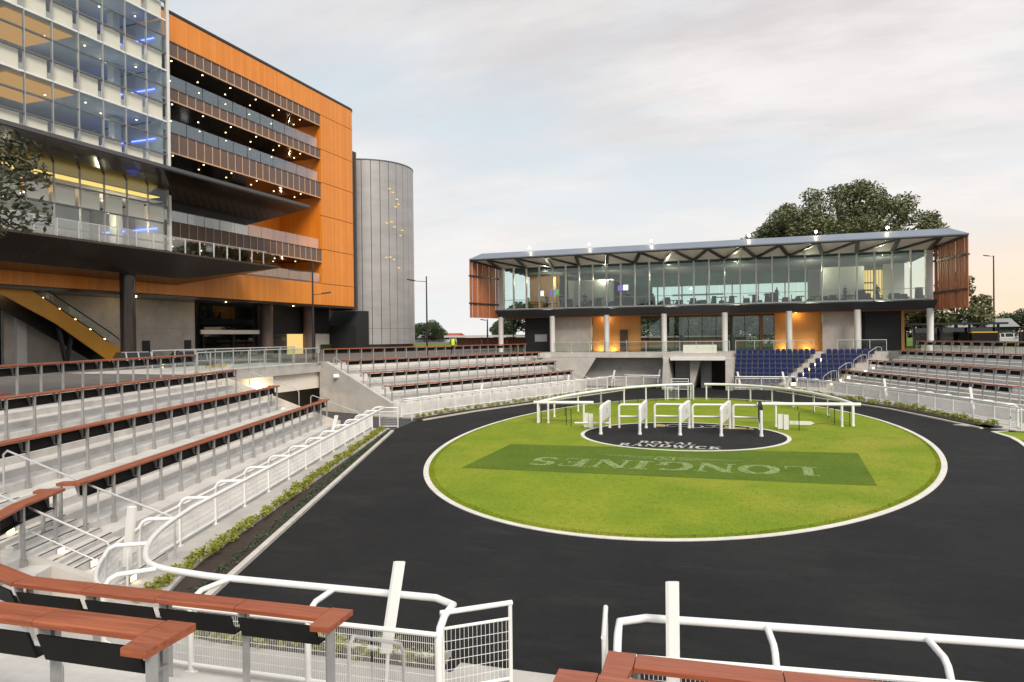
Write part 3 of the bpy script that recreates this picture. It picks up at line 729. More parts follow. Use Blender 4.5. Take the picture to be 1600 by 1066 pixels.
# ================================================================== bridge and passage on the left, concourse edges
br = thing('concourse_bridge', 'pale concrete footbridge with glass balustrade over the left passage', 'bridge', (-25, -1, 0))
s = MB(); s.prism([(-22.7, -9.9), (-24.35, -4.9), (-24.95, 3.7), (-24.9, 4.6), (-31, 4.6), (-31, -9.9)], 2.72, 3.305); s.build('deck', 'concrete', br)
s = MB(); s.prism([(-24.95, -.9), (-25.2, 4.2), (-31, 4.2), (-31, -.9)], 1.62, 2.715); s.build('beam', 'cream', br)
s = MB(); s.bar((-25.6, -2.4, 1.52), (-25.8, .0, 1.52), .12, .09); s.build('light_tube', 'lamp_tube', br)
s = MB(); s.box(-29.3, -28.9, -15, 12, 0, 3.28); s.build('passage_wall', 'concrete_wall', br)
for y0, y1 in ((-1.2, .6), (1.6, 3.3)):
    s = MB(); s.box(-28.9, -28.86, y0, y1, .05, 1.45); s.build('doorway', 'black_panel', br)
s = MB(); s.box(-28.85, -28.83, 2.6, 3.1, .9, 1.35); s.build('red_notice', 'sign_red', br)
s = MB(); s.tube([(-23.4, 3.3, 2.45), (-23.0, 3.6, 2.45)], .16, 12); s.build('loudspeaker', 'white_plastic', br)
pl = bpy.data.lights.new('passage_lamp', 'POINT'); pl.energy = 190; pl.shadow_soft_size = .04; pl.color = (1, .82, .55)
po = bpy.data.objects.new('passage_lamp', pl); COL.objects.link(po); po.location = (-26.3, -1.1, 1.5)
# retaining walls at the far end
s = MB(); s.box(-17.5, -4.95, 31.8, 32.1, 0, 2.85); s.build('undercroft_wall', 'concrete')['kind'] = 'structure'
s = MB(); s.prism([(-18.0, 28.6), (-16.3, 30.1), (-4.95, 30.1), (-4.95, 34.2), (-18.0, 34.2)], 2.86, 3.31); s.build('terrace_slab', 'concrete')['kind'] = 'structure'
s = MB(); s.extr([(-17.6, 29.6, 0), (-12.2, 29.6, 0), (-10.9, 29.6, 2.85), (-17.6, 29.6, 2.85)][:1] + [(-13.4, 29.6, 0), (-11.6, 29.6, 2.85), (-17.6, 29.6, 2.85)], (0, .3, 0)); s.build('sloping_wall', 'concrete')['kind'] = 'structure'
tun = thing('horse_tunnel', 'concrete tunnel mouth under the pavilion terrace with dark interior', 'tunnel', (-2, 29, 0))
s = MB(); s.box(-5.1, .95, 28.6, 38.4, 2.80, 3.312); s.build('lintel_slab', 'concrete', tun)
s = MB(); s.box(-4.4, .45, 28.45, 28.60, 2.66, 3.0); s.build('lintel_beam', 'column_paint', tun)
s = MB(); s.extr([(-5.15, 28.3, 0), (-4.35, 28.3, 0), (-4.55, 28.3, 2.8), (-5.0, 28.3, 2.8)], (0, 6, 0)); s.build('pier', 'concrete', tun)
s = MB(); s.extr([(.45, 28.3, 0), (1.1, 28.3, 0), (1.1, 28.3, 2.8), (.45, 28.3, 2.8)], (0, 5.4, 0)); s.build('pier', 'concrete', tun)
s = MB(); s.extr([(-2.75, 29.6, 0), (-2.5, 29.6, 0), (-1.75, 29.6, 2.8), (-2.75, 29.6, 2.8)], (.1, 5.5, 0)); s.build('wing_wall', 'concrete', tun)
s = MB(); s.box(-5, 1, 38, 38.2, 0, 3.29); s.build('back_wall', 'concrete_grey', tun)
s = MB(); s.box(-4.3, -2.85, 31.2, 31.4, 0, 2.79); s.build('left_recess', 'concrete_grey', tun)
s = MB(); s.box(-1.9, -.95, 31.0, 31.2, 0, 2.79); s.build('right_recess', 'concrete_grey', tun)
# seat stand: concrete tiers under the blue seats
TIER_Y0, TIER_D, TIER_R = 28.9, .68, .40
tiers = struct('seat_tiers')
for i in range(7):
    s = MB(); y0 = TIER_Y0 + TIER_D * i
    s.box(1.12, 14.1, y0, 33.75, max(.02, .3 + TIER_R * i - .45), .3 + TIER_R * i); s.build('tier', 'concrete', tiers)
# ================================================================== leaning rails, fences, handrails
def tmpl(name, m, fn, smooth=False):
    s = MB(); fn(s); return s.mesh(name, m, smooth)
def t_plank(s):
    # chamfered timber plank, unit length along x, 0.27 wide
    pr = [(-.135, 0), (.135, 0), (.135, .045), (.12, .06), (-.12, .06), (-.135, .045)]
    s.extr([(0.004, y, z) for y, z in pr], (.992, 0, 0))
ME_PLANK = tmpl('plank', 'timber', t_plank)
ME_PANEL = tmpl('drip_panel', 'black_panel', lambda s: s.extr([(.045, .115, -.055), (.045, .14, -.055), (.045, .06, -.29), (.045, -.09, -.29), (.045, -.09, -.27), (.045, .04, -.27)], (.91, 0, 0)))
def t_post(s):
    s.box(-.03, .03, -.105, -.045, -1.22, 0.0); s.box(-.055, .055, -.122, -.040, -1.225, -1.02)
ME_POST = tmpl('post', 'steel', t_post)
def t_bracket(s):
    s.extr([(-.055, .02, -.008), (-.055, .12, -.008), (-.055, .11, -.07), (-.055, .035, -.28), (-.055, -.085, -.285), (-.055, -.085, -.265), (-.055, .01, -.25)], (.018, 0, 0))
ME_BRACKET = tmpl('bracket', 'steel', t_bracket)
def leaning_rail(path, ztop, label, bay=1.13, ends=(True, True), base=None, group='timber topped leaning rails', skirt=1.22, post=None):
    pts = resample(path, bay); z = ztop - .06
    root = thing('leaning_rail', label, 'railing', (pts[0][0], pts[0][1], ztop - 1.06), group)
    n = len(pts)
    for i, p in enumerate(pts):
        q = pts[i + 1] if i + 1 < n else None
        d = (q[0] - p[0], q[1] - p[1]) if q else (p[0] - pts[i - 1][0], p[1] - pts[i - 1][1])
        a = math.atan2(d[1], d[0]); l = math.hypot(*d)
        inst('post', post or ME_POST, root, (p[0], p[1], z), a, (1, 1, skirt / 1.22))
        inst('bracket', ME_BRACKET, root, (p[0], p[1], z), a)
        if q:
            inst('plank', ME_PLANK, root, (p[0], p[1], z + RND.uniform(-.002, .002)), a + RND.uniform(-.002, .002), (l, 1, 1))
            inst('drip_panel', ME_PANEL, root, (p[0], p[1], z), a, (l, 1, 1))
    for k, e in enumerate(ends):                      # mitred return pieces
        if not e: continue
        p, q = (pts[0], pts[1]) if k == 0 else (pts[-1], pts[-2])
        dx, dy = p[0] - q[0], p[1] - q[1]; l = math.hypot(dx, dy); dx, dy = dx / l, dy / l
        nx, ny = (-dy, dx) if k == 1 else (dy, -dx)       # outward
        s = MB(); zz = z
        def Q(u, v): return (p[0] + dx * u + nx * v, p[1] + dy * u + ny * v)
        s.prism([Q(.004, -.135), Q(.27, -.135), Q(.27, .38), Q(.04, .38), Q(.004, .135)], zz, zz + .06)
        s.build('end_plank', 'timber', root)
        inst('post', post or ME_POST, root, (*Q(.17, .30), z), math.atan2(dy, dx) + math.pi / 2, (1, 1, skirt / 1.22))
    return root
def rows(path, k): return off(path, ROW * k)
Ztop = lambda k: 1.95 + .8 * k if k < 3 else 4.3
lseg = [NL[4], NL[5]]
def on(path, k, a, b):
    """sub-segment of the straight path offset by k rows, between arc lengths a and b"""
    d, n = nrm2(path[0], path[1]); o = (path[0][0] + n[0] * ROW * k, path[0][1] + n[1] * ROW * k)
    return [(o[0] + d[0] * a, o[1] + d[1] * a), (o[0] + d[0] * b, o[1] + d[1] * b)]
leaning_rail(on(lseg, 0, .45, 20.3), Ztop(0), 'lowest timber leaning rail of the left stand, nearest the white ramp fence')
leaning_rail(on(lseg, 1, .45, 19.0), Ztop(1), 'second timber leaning rail up on the left stand')
leaning_rail(on(lseg, 2, .45, 19.2), Ztop(2), 'third timber leaning rail up on the left stand', ends=(True, False))
leaning_rail(on(lseg, 3, -3, 19.4), Ztop(3), 'top timber leaning rail of the left stand beside the red carpet', ends=(False, False))
cr0 = [(-.62, -30.36), (-5.3, -30.70), (-7.5, -29.85), (-9.05, -28.2), (-9.72, -26.75)]
leaning_rail(cr0, Ztop(0), 'front foreground leaning rail of red timber curving round the bottom left corner', bay=1.08)
cr1 = [(-.50, -32.78), (-5.3, -33.15), (-8.0, -32.6)]
leaning_rail(cr1, Ztop(1), 'nearest timber leaning rail in the bottom left corner, ending in a mitred return', bay=1.05)
leaning_rail([(12, -29.75), (2.85, -30.42)], Ztop(0), 'red timber leaning rail at the bottom right, in front of the white fence', bay=1.25)
leaning_rail([(12, -31.9), (2.98, -32.55)], Ztop(1), 'red timber leaning rail cut by the bottom edge right of the gate', bay=1.15)
fa = [on(FL, k, a, b) for k, a, b in ((0, .3, 22.1), (1, .3, 22.6), (2, .2, 23.0), (3, -.2, 23.6))]
for k, nm in enumerate(('lowest timber leaning rail of the far left stand, just above the white fence', 'second timber leaning rail up on the far left stand',
                        'third timber leaning rail up on the far left stand', 'top timber leaning rail of the far left stand, on the concourse below the drum')):
    leaning_rail(fa[k], Ztop(k), nm, ends=(k < 3, True))
rseg = [RR[0], RR[1]]
for k, (a, b) in enumerate(((.3, 20.2), (1.2, 24.0), (2.0, 26.0), (1.0, 27.0))):
    leaning_rail(on(rseg, k, a, b), Ztop(k), ('lowest timber leaning rail of the right stand, above the white fence', 'second timber leaning rail up on the right stand',
        'third timber leaning rail up on the right stand', 'top timber leaning rail of the right stand, in front of the parked cars')[k], ends=(False, k == 0))

# --- white swan-neck fence with wire mesh
def t_swan(s):
    pts = [(0, 0, -.05), (0, 0, .86), (0, -.02, .99), (0, -.09, 1.09), (0, -.20, 1.14), (0, -.75, 1.14)]
    s.tube(pts, .042, 10)
ME_SWAN = tmpl('post', 'white_paint', t_swan, True)
def t_mesh(s, dense=.055):
    n = 34
    for i in range(1, n):
        x = i / n; s.box(x - .0016, x + .0016, -.003, .003, .14, .93)
    for k in range(5): s.box(0.02, .98, -.008, -.003, .26 + k * .14, .266 + k * .14)
ME_MESH = tmpl('mesh_panel', 'white_paint', t_mesh)
ME_BASE = tmpl('base_plate', 'white_paint', lambda s: s.box(-.08, .08, -.06, .06, 0, .02))
def fence(path, label, zb=.13, step=1.95, ends=(True, True), swan=True, top=1.2):
    pts = resample(path, step); n = len(pts)
    root = thing('track_fence', label, 'fence', (pts[0][0], pts[0][1], zb), 'white track fences')
    dense = resample(path, .33)
    mp = mitre(dense); 
    inn = [(p[0] - nn[0] * .75, p[1] - nn[1] * .75) for p, nn in mp]
    # top rail with its ends bent back to the fence line
    tp = [(x, y, zb + 1.14) for x, y in inn]
    if ends[0]:
        (p, nn) = mp[0]; tp = [(p[0], p[1], zb + .02), (p[0], p[1], zb + .85), (p[0] - nn[0] * .06, p[1] - nn[1] * .06, zb + 1.02), (p[0] - nn[0] * .22, p[1] - nn[1] * .22, zb + 1.12), (p[0] - nn[0] * .56, p[1] - nn[1] * .56, zb + 1.14)] + tp[1:]
    if ends[1]:
        (p, nn) = mp[-1]; tp = tp[:-1] + [(p[0] - nn[0] * .56, p[1] - nn[1] * .56, zb + 1.14), (p[0] - nn[0] * .22, p[1] - nn[1] * .22, zb + 1.12), (p[0] - nn[0] * .06, p[1] - nn[1] * .06, zb + 1.02), (p[0], p[1], zb + .85), (p[0], p[1], zb + .02)]
    s = MB(); s.tube(tp, .052, 12); s.build('top_rail', 'white_paint', root, True)
    s = MB(); s.tube([(*p, zb + .95) for p in dense], .036, 8); s.build('mesh_rail', 'white_paint', root, True)
    s = MB(); s.tube([(*p, zb + .12) for p in dense], .03, 8); s.build('bottom_rail', 'white_paint', root, True)
    for i, p in enumerate(pts):
        q = pts[i + 1] if i + 1 < n else None
        d = (q[0] - p[0], q[1] - p[1]) if q else (p[0] - pts[i - 1][0], p[1] - pts[i - 1][1])
        a = math.atan2(d[1], d[0])
        if not ((i == 0 and ends[0]) or (i == n - 1 and ends[1])):
            inst('post', ME_SWAN, root, (*p, zb), a)
        inst('base_plate', ME_BASE, root, (*p, zb), a)
    mps = resample(path, 1.95 if len(path) < 6 else .98)
    for p, q in zip(mps, mps[1:]):
        l = math.hypot(q[0] - p[0], q[1] - p[1])
        inst('mesh_panel', ME_MESH, root, (*p, zb), math.atan2(q[1] - p[1], q[0] - p[0]), (l, 1, 1))
    return root
fence(FENCE_NL, 'long white tubular mesh fence curving from the gate along the left flower bed', ends=(True, True))
fence(FENCE_NR, 'white tubular mesh fence at the bottom right, right of the open gate', ends=(False, True))
fence(FENCE_FL, 'white tubular mesh fence in front of the far left stand', ends=(True, True))
fence(FENCE_R, 'white tubular mesh fence in front of the right stand', ends=(True, True))
fence([(1.3, 28.3), (5.6, 28.5)], 'short white fence in front of the blue seats', ends=(True, True))
fence([(-8.6, 29.2), (-5.3, 28.9)], 'short white fence left of the tunnel mouth', ends=(True, True))
# gates
def gate(p, ang, w, label, h=1.15, z=.03, open_top=True):
    g = thing('gate', label, 'gate', (p[0], p[1], z), 'white mesh gates')
    dx, dy = math.cos(ang), math.sin(ang)
    P = lambda u, zz: (p[0] + dx * u, p[1] + dy * u, z + zz)
    s = MB(); s.tube([P(0, .0), P(0, h)], .03, 8).tube([P(w, .05), P(w, h)], .03, 8).tube([P(-.03, h), P(w + .03, h)], .036, 10).tube([P(0, h - .22), P(w, h - .22)], .022, 8).tube([P(0, .14), P(w, .14)], .024, 8)
    s.build('frame', 'white_paint', g, True)
    s = MB()
    k = int(w / .06)
    for i in range(1, k): s.bar(P(w * i / k, .15), P(w * i / k, h - .24), .005, .005, (dx, dy, 0))
    for i in range(5): s.bar(P(.03, .28 + i * .13), P(w - .03, .28 + i * .13), .006, .006)
    s.build('mesh_panel', 'white_paint', g)
    s = MB(); s.bar(P(.02, .62), P(.12, .62), .05, .06); s.build('latch', 'steel', g)
    return g
gate((-.14, -28.38), rad(40), .98, 'open white mesh gate in the foreground, left of the gap', h=1.2, z=.06)
gate((2.06, -28.25), rad(101), .95, 'foreground white gate swung open towards the track, seen end on')
gate((-15.95, -3.35), rad(20), 1.0, 'white gate at the end of the left fence by the passage')
gate((-16.3, 1.0), rad(-62), 1.0, 'white gate at the start of the far left fence by the passage')
gate((-9.3, 27.2), rad(-8), 1.1, 'white gate at the far end of the far left fence')
gate((-3.35, 17.25), rad(12), 1.0, 'left one of the two white gates in the horseshoe rail', h=1.15)
gate((-1.6, 18.35), rad(-70), 1.0, 'right one of the two white gates in the horseshoe rail', h=1.15)
gate((-4.1, 26.6), rad(5), 1.5, 'grey white barrier gate across the left side of the tunnel mouth', h=1.05)
gate((15.5, 5.0), rad(-75), .9, 'white gate at the near end of the right fence')
# slanted white boards clamped to the fence
def slant_board(p, lean, label, zb=.62, l=1.25, rz=0.0):
    o = thing('slanted_board', label, 'board', (p[0], p[1], zb), 'slanted white boards on the fences')
    t = V(lean[0], lean[1], 1.0).normalized()
    a = V(math.cos(rz), math.sin(rz), 0); b = t.cross(a).normalized()
    pr = [a * -.085 + b * .0, a * -.05 + b * .035, a * .05 + b * .035, a * .085, a * .05 - b * .02, a * -.05 - b * .02]
    s = MB(); s.extr([V(p[0], p[1], zb) + q for q in pr], t * l); s.build('blade', 'white_plastic', o)
    s = MB(); s.tube([V(p[0], p[1], .14), V(p[0], p[1], zb) + t * .35], .026, 8); s.build('stay', 'white_paint', o, True)
    return o
slant_board((-.98, -28.45), (.10, .16), 'slanted white board on the foreground fence left of the gate', rz=rad(15))
slant_board((2.92, -28.25), (-.02, .16), 'slanted white board on the foreground fence right of the gate', rz=rad(20), l=1.3)
slant_board((-7.7, -26.75), (.25, -.1), 'slanted white board at the bend of the left fence', rz=rad(40))
slant_board((-13.7, -11.2), (.25, .05), 'slanted white board halfway along the left fence', rz=rad(40), l=1.1)
slant_board((-15.2, 9.2), (.1, .1), 'slanted white board on the near half of the far left fence', rz=rad(30), l=1.1)
slant_board((-11.9, 20.4), (.1, .05), 'slanted white board on the far half of the far left fence', rz=rad(20), l=1.1)
slant_board((-9.6, 27.4), (.25, 0), 'slanted white board by the far gate of the far left fence', rz=rad(20), l=1.2)
slant_board((-5.6, 28.9), (.2, 0), 'slanted white board left of the tunnel mouth', rz=rad(20), l=1.2)
slant_board((1.7, 27.7), (-.2, 0), 'slanted white board right of the tunnel mouth', rz=rad(20), l=1.1)
slant_board((5.4, 28.2), (-.2, 0), 'slanted white board at the foot of the lit seat stairs', rz=rad(20), l=1.1)
slant_board((11.7, 17.5), (-.12, 0), 'slanted white board on the far half of the right fence', rz=rad(20), l=1.2)
slant_board((14.9, 9.2), (-.12, 0), 'slanted white board near the corner of the right fence', rz=rad(20), l=1.25)
# handrails
def handrail(pts, h, label, m='steel_bright', mid=False, legs=True):
    """pts: floor points along the run; h: height"""
    o = thing('handrail', label, 'handrail', pts[0], 'steel stair handrails')
    up = [(x, y, z + h) for x, y, z in pts]
    a, b = V(*up[0]), V(*up[1]); c, d = V(*up[-1]), V(*up[-2])
    path = [V(*pts[0]), V(*up[0]) - V(0, 0, .12)] + [a + (b - a).normalized() * .10] + [V(*u) for u in up[1:-1]] + [c + (d - c).normalized() * .10, V(*up[-1]) - V(0, 0, .12), V(*pts[-1])]
    s = MB(); s.tube(path, .024, 8); s.build('top_rail', m, o, True)
    if mid:
        s = MB(); s.tube([(x, y, z + h * .5) for x, y, z in pts], .016, 6); s.build('mid_rail', m, o, True)
    for p in pts[1:-1]:
        s = MB(); s.tube([p, (p[0], p[1], p[2] + h)], .02, 6); s.build('post', m, o, True)
    return o
def at_L(u, d, z):
    a = (-9.85, -26.45); return (a[0] + dL[0] * u + nL[0] * d, a[1] + dL[1] * u + nL[1] * d, z)
zt = lambda d: .13 if d < -1.75 else .13 + (d + 1.75) * .39
handrail([at_L(.98, -1.9, .13), at_L(.98, -.2, .8), at_L(.98, 1.9, 1.7)], .92, 'galvanised handrail on the far side of the lower left aisle stairs')
handrail([at_L(-.95, -1.6, .13), at_L(-.95, .2, .95), at_L(-.95, 2.4, 1.9)], .9, 'galvanised handrail on the near side of the lower left aisle stairs', mid=True)
handrail([(-.42, -28.95, .13), (-.42, -30.2, .75)], .9, 'grey handrail below the front foreground rail beside the gate')
handrail([(-2.3, -32.2, 1.6), (-4.5, -32.35, 1.6), (-6.0, -32.35, 1.6)], .42, 'low grey handrail under the nearest bottom left leaning rail')
hp = lambda k: [(p[0], p[1]) for p in on(lseg, k, 20.9, 21.2)]
for i in range(2):
    a = on(lseg, 0, 20.9, 21.0)[0]; nx, ny = nL
    handrail([(a[0] + nx * (-1.6 + 3.1 * i), a[1] + ny * (-1.6 + 3.1 * i), .2 + 1.2 * i), (a[0] + nx * (.9 + 3.1 * i), a[1] + ny * (.9 + 3.1 * i), 1.15 + 1.2 * i)], 1.0,
             ('steel handrail at the foot of the left stand by the passage', 'steel handrail higher up at the passage end of the left stand')[i])
for i in range(2):
    a = on(FL, 0, -.12, 0)[0]; nx, ny = nF
    handrail([(a[0] + nx * (-1.2 + 3.4 * i), a[1] + ny * (-1.2 + 3.4 * i), .3 + 1.3 * i), (a[0] + nx * (1.7 + 3.4 * i), a[1] + ny * (1.7 + 3.4 * i), 1.5 + 1.25 * i)], 1.0,
             ('pale handrail at the foot of the far left stand by the passage', 'pale handrail higher up at the passage end of the far left stand')[i])
a = on(FL, 0, 22.4, 22.5)[0]
handrail([(a[0] + 1.6, a[1] + .3, .15), (a[0] - 1.0, a[1] + .6, 1.2)], 1.0, 'pale handrail at the far end of the far left stand')
for i in range(4):
    d0 = -1.3 + 1.75 * i; a = (RR[0][0] - .35, RR[0][1] + .7)
    P = lambda d, z: (a[0] + nR[0] * d * .75 + .1, a[1] + nR[1] * d, z)
    handrail([P(d0, .3 + .66 * i), P(d0 + .9, .75 + .66 * i), P(d0 + 1.55, .8 + .66 * i)], 1.0,
             ('lowest of four stepped handrails between the blue seats and the right stand', 'second lowest of four stepped handrails beside the blue seats',
              'second highest of four stepped handrails beside the blue seats', 'highest of four stepped handrails beside the blue seats')[i])
for i in range(2):
    handrail([(17.4 + .2 * i, 6.6 - .9 * i, .2), (19.5 + .2 * i, 7.4 - .9 * i, 1.15), (21.2, 8.0 - .9 * i, 1.9)], 1.0,
             ('white handrail at the near end of the right stand, further from the camera', 'white handrail at the near end of the right stand, closer to the camera')[i], m='white_paint', mid=True)
# step lights
ME_SL = tmpl('lens', 'lamp_step', lambda s: s.box(-.085, .085, -.012, .0, -.045, .045))
ME_SF = tmpl('surround', 'steel_bright', lambda s: (s.box(-.115, .115, .0, .02, -.07, .07)))
def step_light(p, rz, label, sc=1.0, group='small lights on the steps'):
    o = thing('step_light', label, 'light', p, group, rz); o.scale = (sc, sc, sc)
    put('lens', ME_SL, o); put('surround', ME_SF, o)
    return o
aL = math.atan2(dL[1], dL[0])
sl_lab = ('lowest glowing step light on the bottom left aisle stairs', 'second glowing step light from the bottom on the left aisle stairs', 'third glowing step light from the bottom on the left aisle stairs', 'highest glowing step light on the left aisle stairs, at the left edge')
for i, (u, d, z) in enumerate(((-.5, -1.775, .215), (-.5, -.985, .53), (-.5, -.325, .78), (-.5, .70, 1.20))):
    step_light(at_L(u, d, z), aL, sl_lab[i])
for i in range(7):
    x = 5.35 + .52 * i + .25; y = TIER_Y0 + TIER_D * i - .02
    step_light((x, y, .16 + TIER_R * i), 0.0, 'bright step light on the stairs between the two blue seat blocks', 2.3, 'lights on the seat stairs')
for i in range(8):
    d = -.5 + STEP_T * i * 1.4; a = on(rseg, 0, -.1, .5)[0]
    a = (a[0] + nR[0] * d - .02, a[1] + nR[1] * d, .60 + .39 * d * .9 + .28)
    step_light(a, math.atan2(dR[1], dR[0]), 'bright step light at the edge of the right stand beside the handrails', 1.9, 'lights at the edge of the right stand')
for i in range(3):
    a = on(lseg, 0, 19.9, 20)[0]; d = 2.0 + 1.3 * i
    step_light((a[0] + nL[0] * d, a[1] + nL[1] * d, .75 + .39 * d), aL, 'small step light at the passage end of the left stand', 1.1, 'lights at the passage end of the left stand')
# ================================================================== lawn furniture
def white_rail(path, label, posts, h=1.17, r=(.12, .095), group='white running rails on the lawn'):
    """running rail: wide flattened tube on plain posts"""
    o = thing('running_rail', label, 'rail', (path[0][0], path[0][1], 0.0), group)
    mp = mitre(path); s = MB(); k = 12
    prof = [(r[0] * math.cos(2 * math.pi * i / k), h + r[1] * math.sin(2 * math.pi * i / k)) for i in range(k)]
    s.sweep(mp, prof); s.build('rail', 'white_plastic', o, True)
    for p in posts:
        s = MB(); s.cyl(p[0], p[1], 0, h - .03, .058, 10).cyl(p[0], p[1], 0.0, .10, .075, 10); s.build('post', 'white_plastic', o, True)
    return o
RA, RB = 8.55, 18.9
def hs(t): return (RA * math.sin(t), RB * math.cos(t))
tl = [rad(a) for a in range(-84, -9, 2)]; tr_ = [rad(a) for a in range(-4, 77, 2)]
white_rail([hs(t) for t in tl], 'left half of the white horseshoe running rail round the back of the lawn', [hs(rad(a)) for a in (-84, -76.5, -65, -54, -43, -32.5, -22, -12)])
white_rail([hs(t) for t in tr_], 'right half of the white horseshoe running rail round the back of the lawn', [hs(rad(a)) for a in (-3, 8, 19, 30, 41, 52, 60, 68, 76)])
white_rail([(-8.75, 1.75), (-5.35, 2.3)], 'short straight white rail at the left end of the horseshoe', [(-8.45, 1.55), (-7.85, 1.62), (-5.75, 1.6)])
white_rail([(3.45, 3.7), (8.65, 4.65)], 'short straight white rail at the right end of the horseshoe', [(4.4, 3.2), (7.7, 4.1), (8.25, 4.5)])
# dark net on thin posts inside the rail
for nm, arc in (('dark green net on thin posts behind the left horseshoe rail', (-82, -14)), ('dark green net on thin posts behind the right horseshoe rail', (0, 72))):
    o = thing('guard_net', nm, 'net', (*[v * .97 for v in hs(rad(arc[0]))], 0), 'dark nets inside the horseshoe rail')
    pts = [(hs(rad(a))[0] * .965, hs(rad(a))[1] * .965) for a in range(arc[0], arc[1] + 1, 9)]
    for p in pts:
        s = MB(); s.cyl(p[0], p[1], 0, 1.05, .022, 6); s.build('post', 'net_dark', o)
    for z in (.12, .95):
        s = MB(); s.tube([(*p, z) for p in pts], .008, 5); s.build('cord', 'net_dark', o)
for nm, pts in (('dark net panel in front of the left end of the horseshoe', [(-8.3, 1.7), (-6.6, 1.0), (-6.2, .55)]), ('dark net panel in front of the right end of the horseshoe', [(8.1, 4.4), (7.4, 4.9), (5.5, 1.9)])):
    o = thing('guard_net', nm, 'net', (*pts[0], 0), 'dark nets inside the horseshoe rail')
    for p in pts:
        s = MB(); s.cyl(p[0], p[1], 0, .98, .022, 6); s.build('post', 'net_dark', o)
    for z in (.2, .94):
        s = MB(); s.tube([(*p, z) for p in pts], .008, 5); s.build('cord', 'net_dark', o)
# five saddling stalls
pads = [(-3.95, -2.05, -4.05, .55), (-2.05, -1.6, -2.15, .95), (-.1, -1.35, .05, 1.5), (1.85, -1.15, 2.1, 1.85), (3.7, -.7, 3.6, 1.75)]
ubk = [None, ((-3.55, .65), 1), ((-1.75, 1.35), 2), ((.22, 1.6), 3), ((2.28, 1.95), 4)]
lab = ['leftmost saddling stall rail, with a white padded side and no back rail', 'second saddling stall rail from the left, with white padded side', 'middle saddling stall rail of the five, with white padded side',
       'fourth saddling stall rail from the left, with a narrow white padded side', 'rightmost saddling stall rail, with a black padded side']
for i, (x0, y0, x1, y1) in enumerate(pads):
    o = thing('saddling_stall', lab[i], 'barrier', (x0, y0, 0), 'saddling stalls on the black circle')
    s = MB(); s.cyl(x0, y0, 0, 1.28, .075, 10).cyl(x0, y0, 0, .1, .10, 10); s.build('post', 'white_paint', o, True)
    s = MB(); s.cyl(x1, y1, 0, 1.28, .065, 10).cyl(x1, y1, 0, .1, .09, 10); s.build('post', 'white_paint', o, True)
    pm = 'black_panel' if i == 4 else 'white_plastic'
    d = V(x1 - x0, y1 - y0, 0); l = d.length; d.normalize(); n = V(-d.y, d.x, 0)
    s = MB(); vs = []
    prof = [(.0, .62), (.0, 1.35), (.12, 1.46), (.5, 1.48), (.92, 1.52), (1.0, 1.50), (1.0, .68)]
    for k, (u, z) in enumerate(prof):
        for w in (-1, 1): vs.append(V(x0, y0, z) + d * (u * l) + n * (w * .055))
    for k, (u, z) in enumerate(prof):
        q = (.5 + (u - .5) * .94, .66 + (z - .66) * .95 + .01)
        for w in (-1, 1): vs.append(V(x0, y0, q[1]) + d * (q[0] * l) + n * (w * .085))
    m = len(prof); fs = []
    for k in range(m):
        k2 = (k + 1) % m
        fs.append((2 * k, 2 * k2, 2 * k2 + 1, 2 * k + 1))
        for w in (0, 1): fs.append((2 * k + w, 2 * k2 + w, 2 * m + 2 * k2 + w, 2 * m + 2 * k + w))
    for w in (0, 1): fs.append(tuple(2 * m + 2 * k + w for k in range(m)))
    s.add(vs, fs); pd = s.build('pad', pm, o)
    if i == 4: pd['label'] = 'black padded side'
    if i < 4:
        s = MB(); c = V(x0, y0, 1.08) + d * (l * .5)
        for a in range(8):
            t0 = a * math.pi / 4
            s.bar(c + n * -.088 + d * (.22 * math.cos(t0)) + V(0, 0, .10 * math.sin(t0)), c + n * -.088 + d * (.22 * math.cos(t0 + .7)) + V(0, 0, .10 * math.sin(t0 + .7)), .012, .03)
        s.build('grey_mark', 'steel', pd)
    if ubk[i]:
        (ux, uy), _ = ubk[i]; e = V(x1, y1, 0); b = V(ux, uy, 0); t = (e - b).normalized()
        s = MB(); s.tube([b, b + V(0, 0, 1.12), b + V(0, 0, 1.2) + t * .03, b + V(0, 0, 1.26) + t * .12, e + V(0, 0, 1.26)], .065, 10); s.build('back_rail', 'white_paint', o, True)
        s = MB(); s.tube([b + V(0, 0, .62), e + V(0, 0, .62)], .055, 10); s.build('mid_rail', 'white_paint', o, True)
for nm, x, y, sgn in (('white number board at the left of the stalls', -5.1, .1, 1), ('white number board at the right of the stalls', 4.75, 2.1, 1)):
    o = thing('sign_board', nm, 'board', (x, y, 0), 'white boards on the lawn')
    s = MB(); s.box(x - .26, x - .02, y - .03, y + .03, .05, .82); s.build('panel', 'white_plastic', o)
    s = MB(); s.box(x + .02, x + .26, y - .09, y - .03, .03, .80); s.build('panel', 'white_plastic', o)
    if x > 0:
        s = MB(); s.extr([(x + .3, y + .1, .28), (x + 1.3, y + .1, .28), (x + 1.5, y + .1, .38), (x + 1.3, y + .1, .46), (x + .3, y + .1, .46)], (0, .12, 0)); s.build('arm', 'white_plastic', o)
    else:
        s = MB(); s.tube([(x - .75, y - .1, .28), (x + 1.1, y + .1, .30)], .05, 8); s.build('arm', 'white_plastic', o)
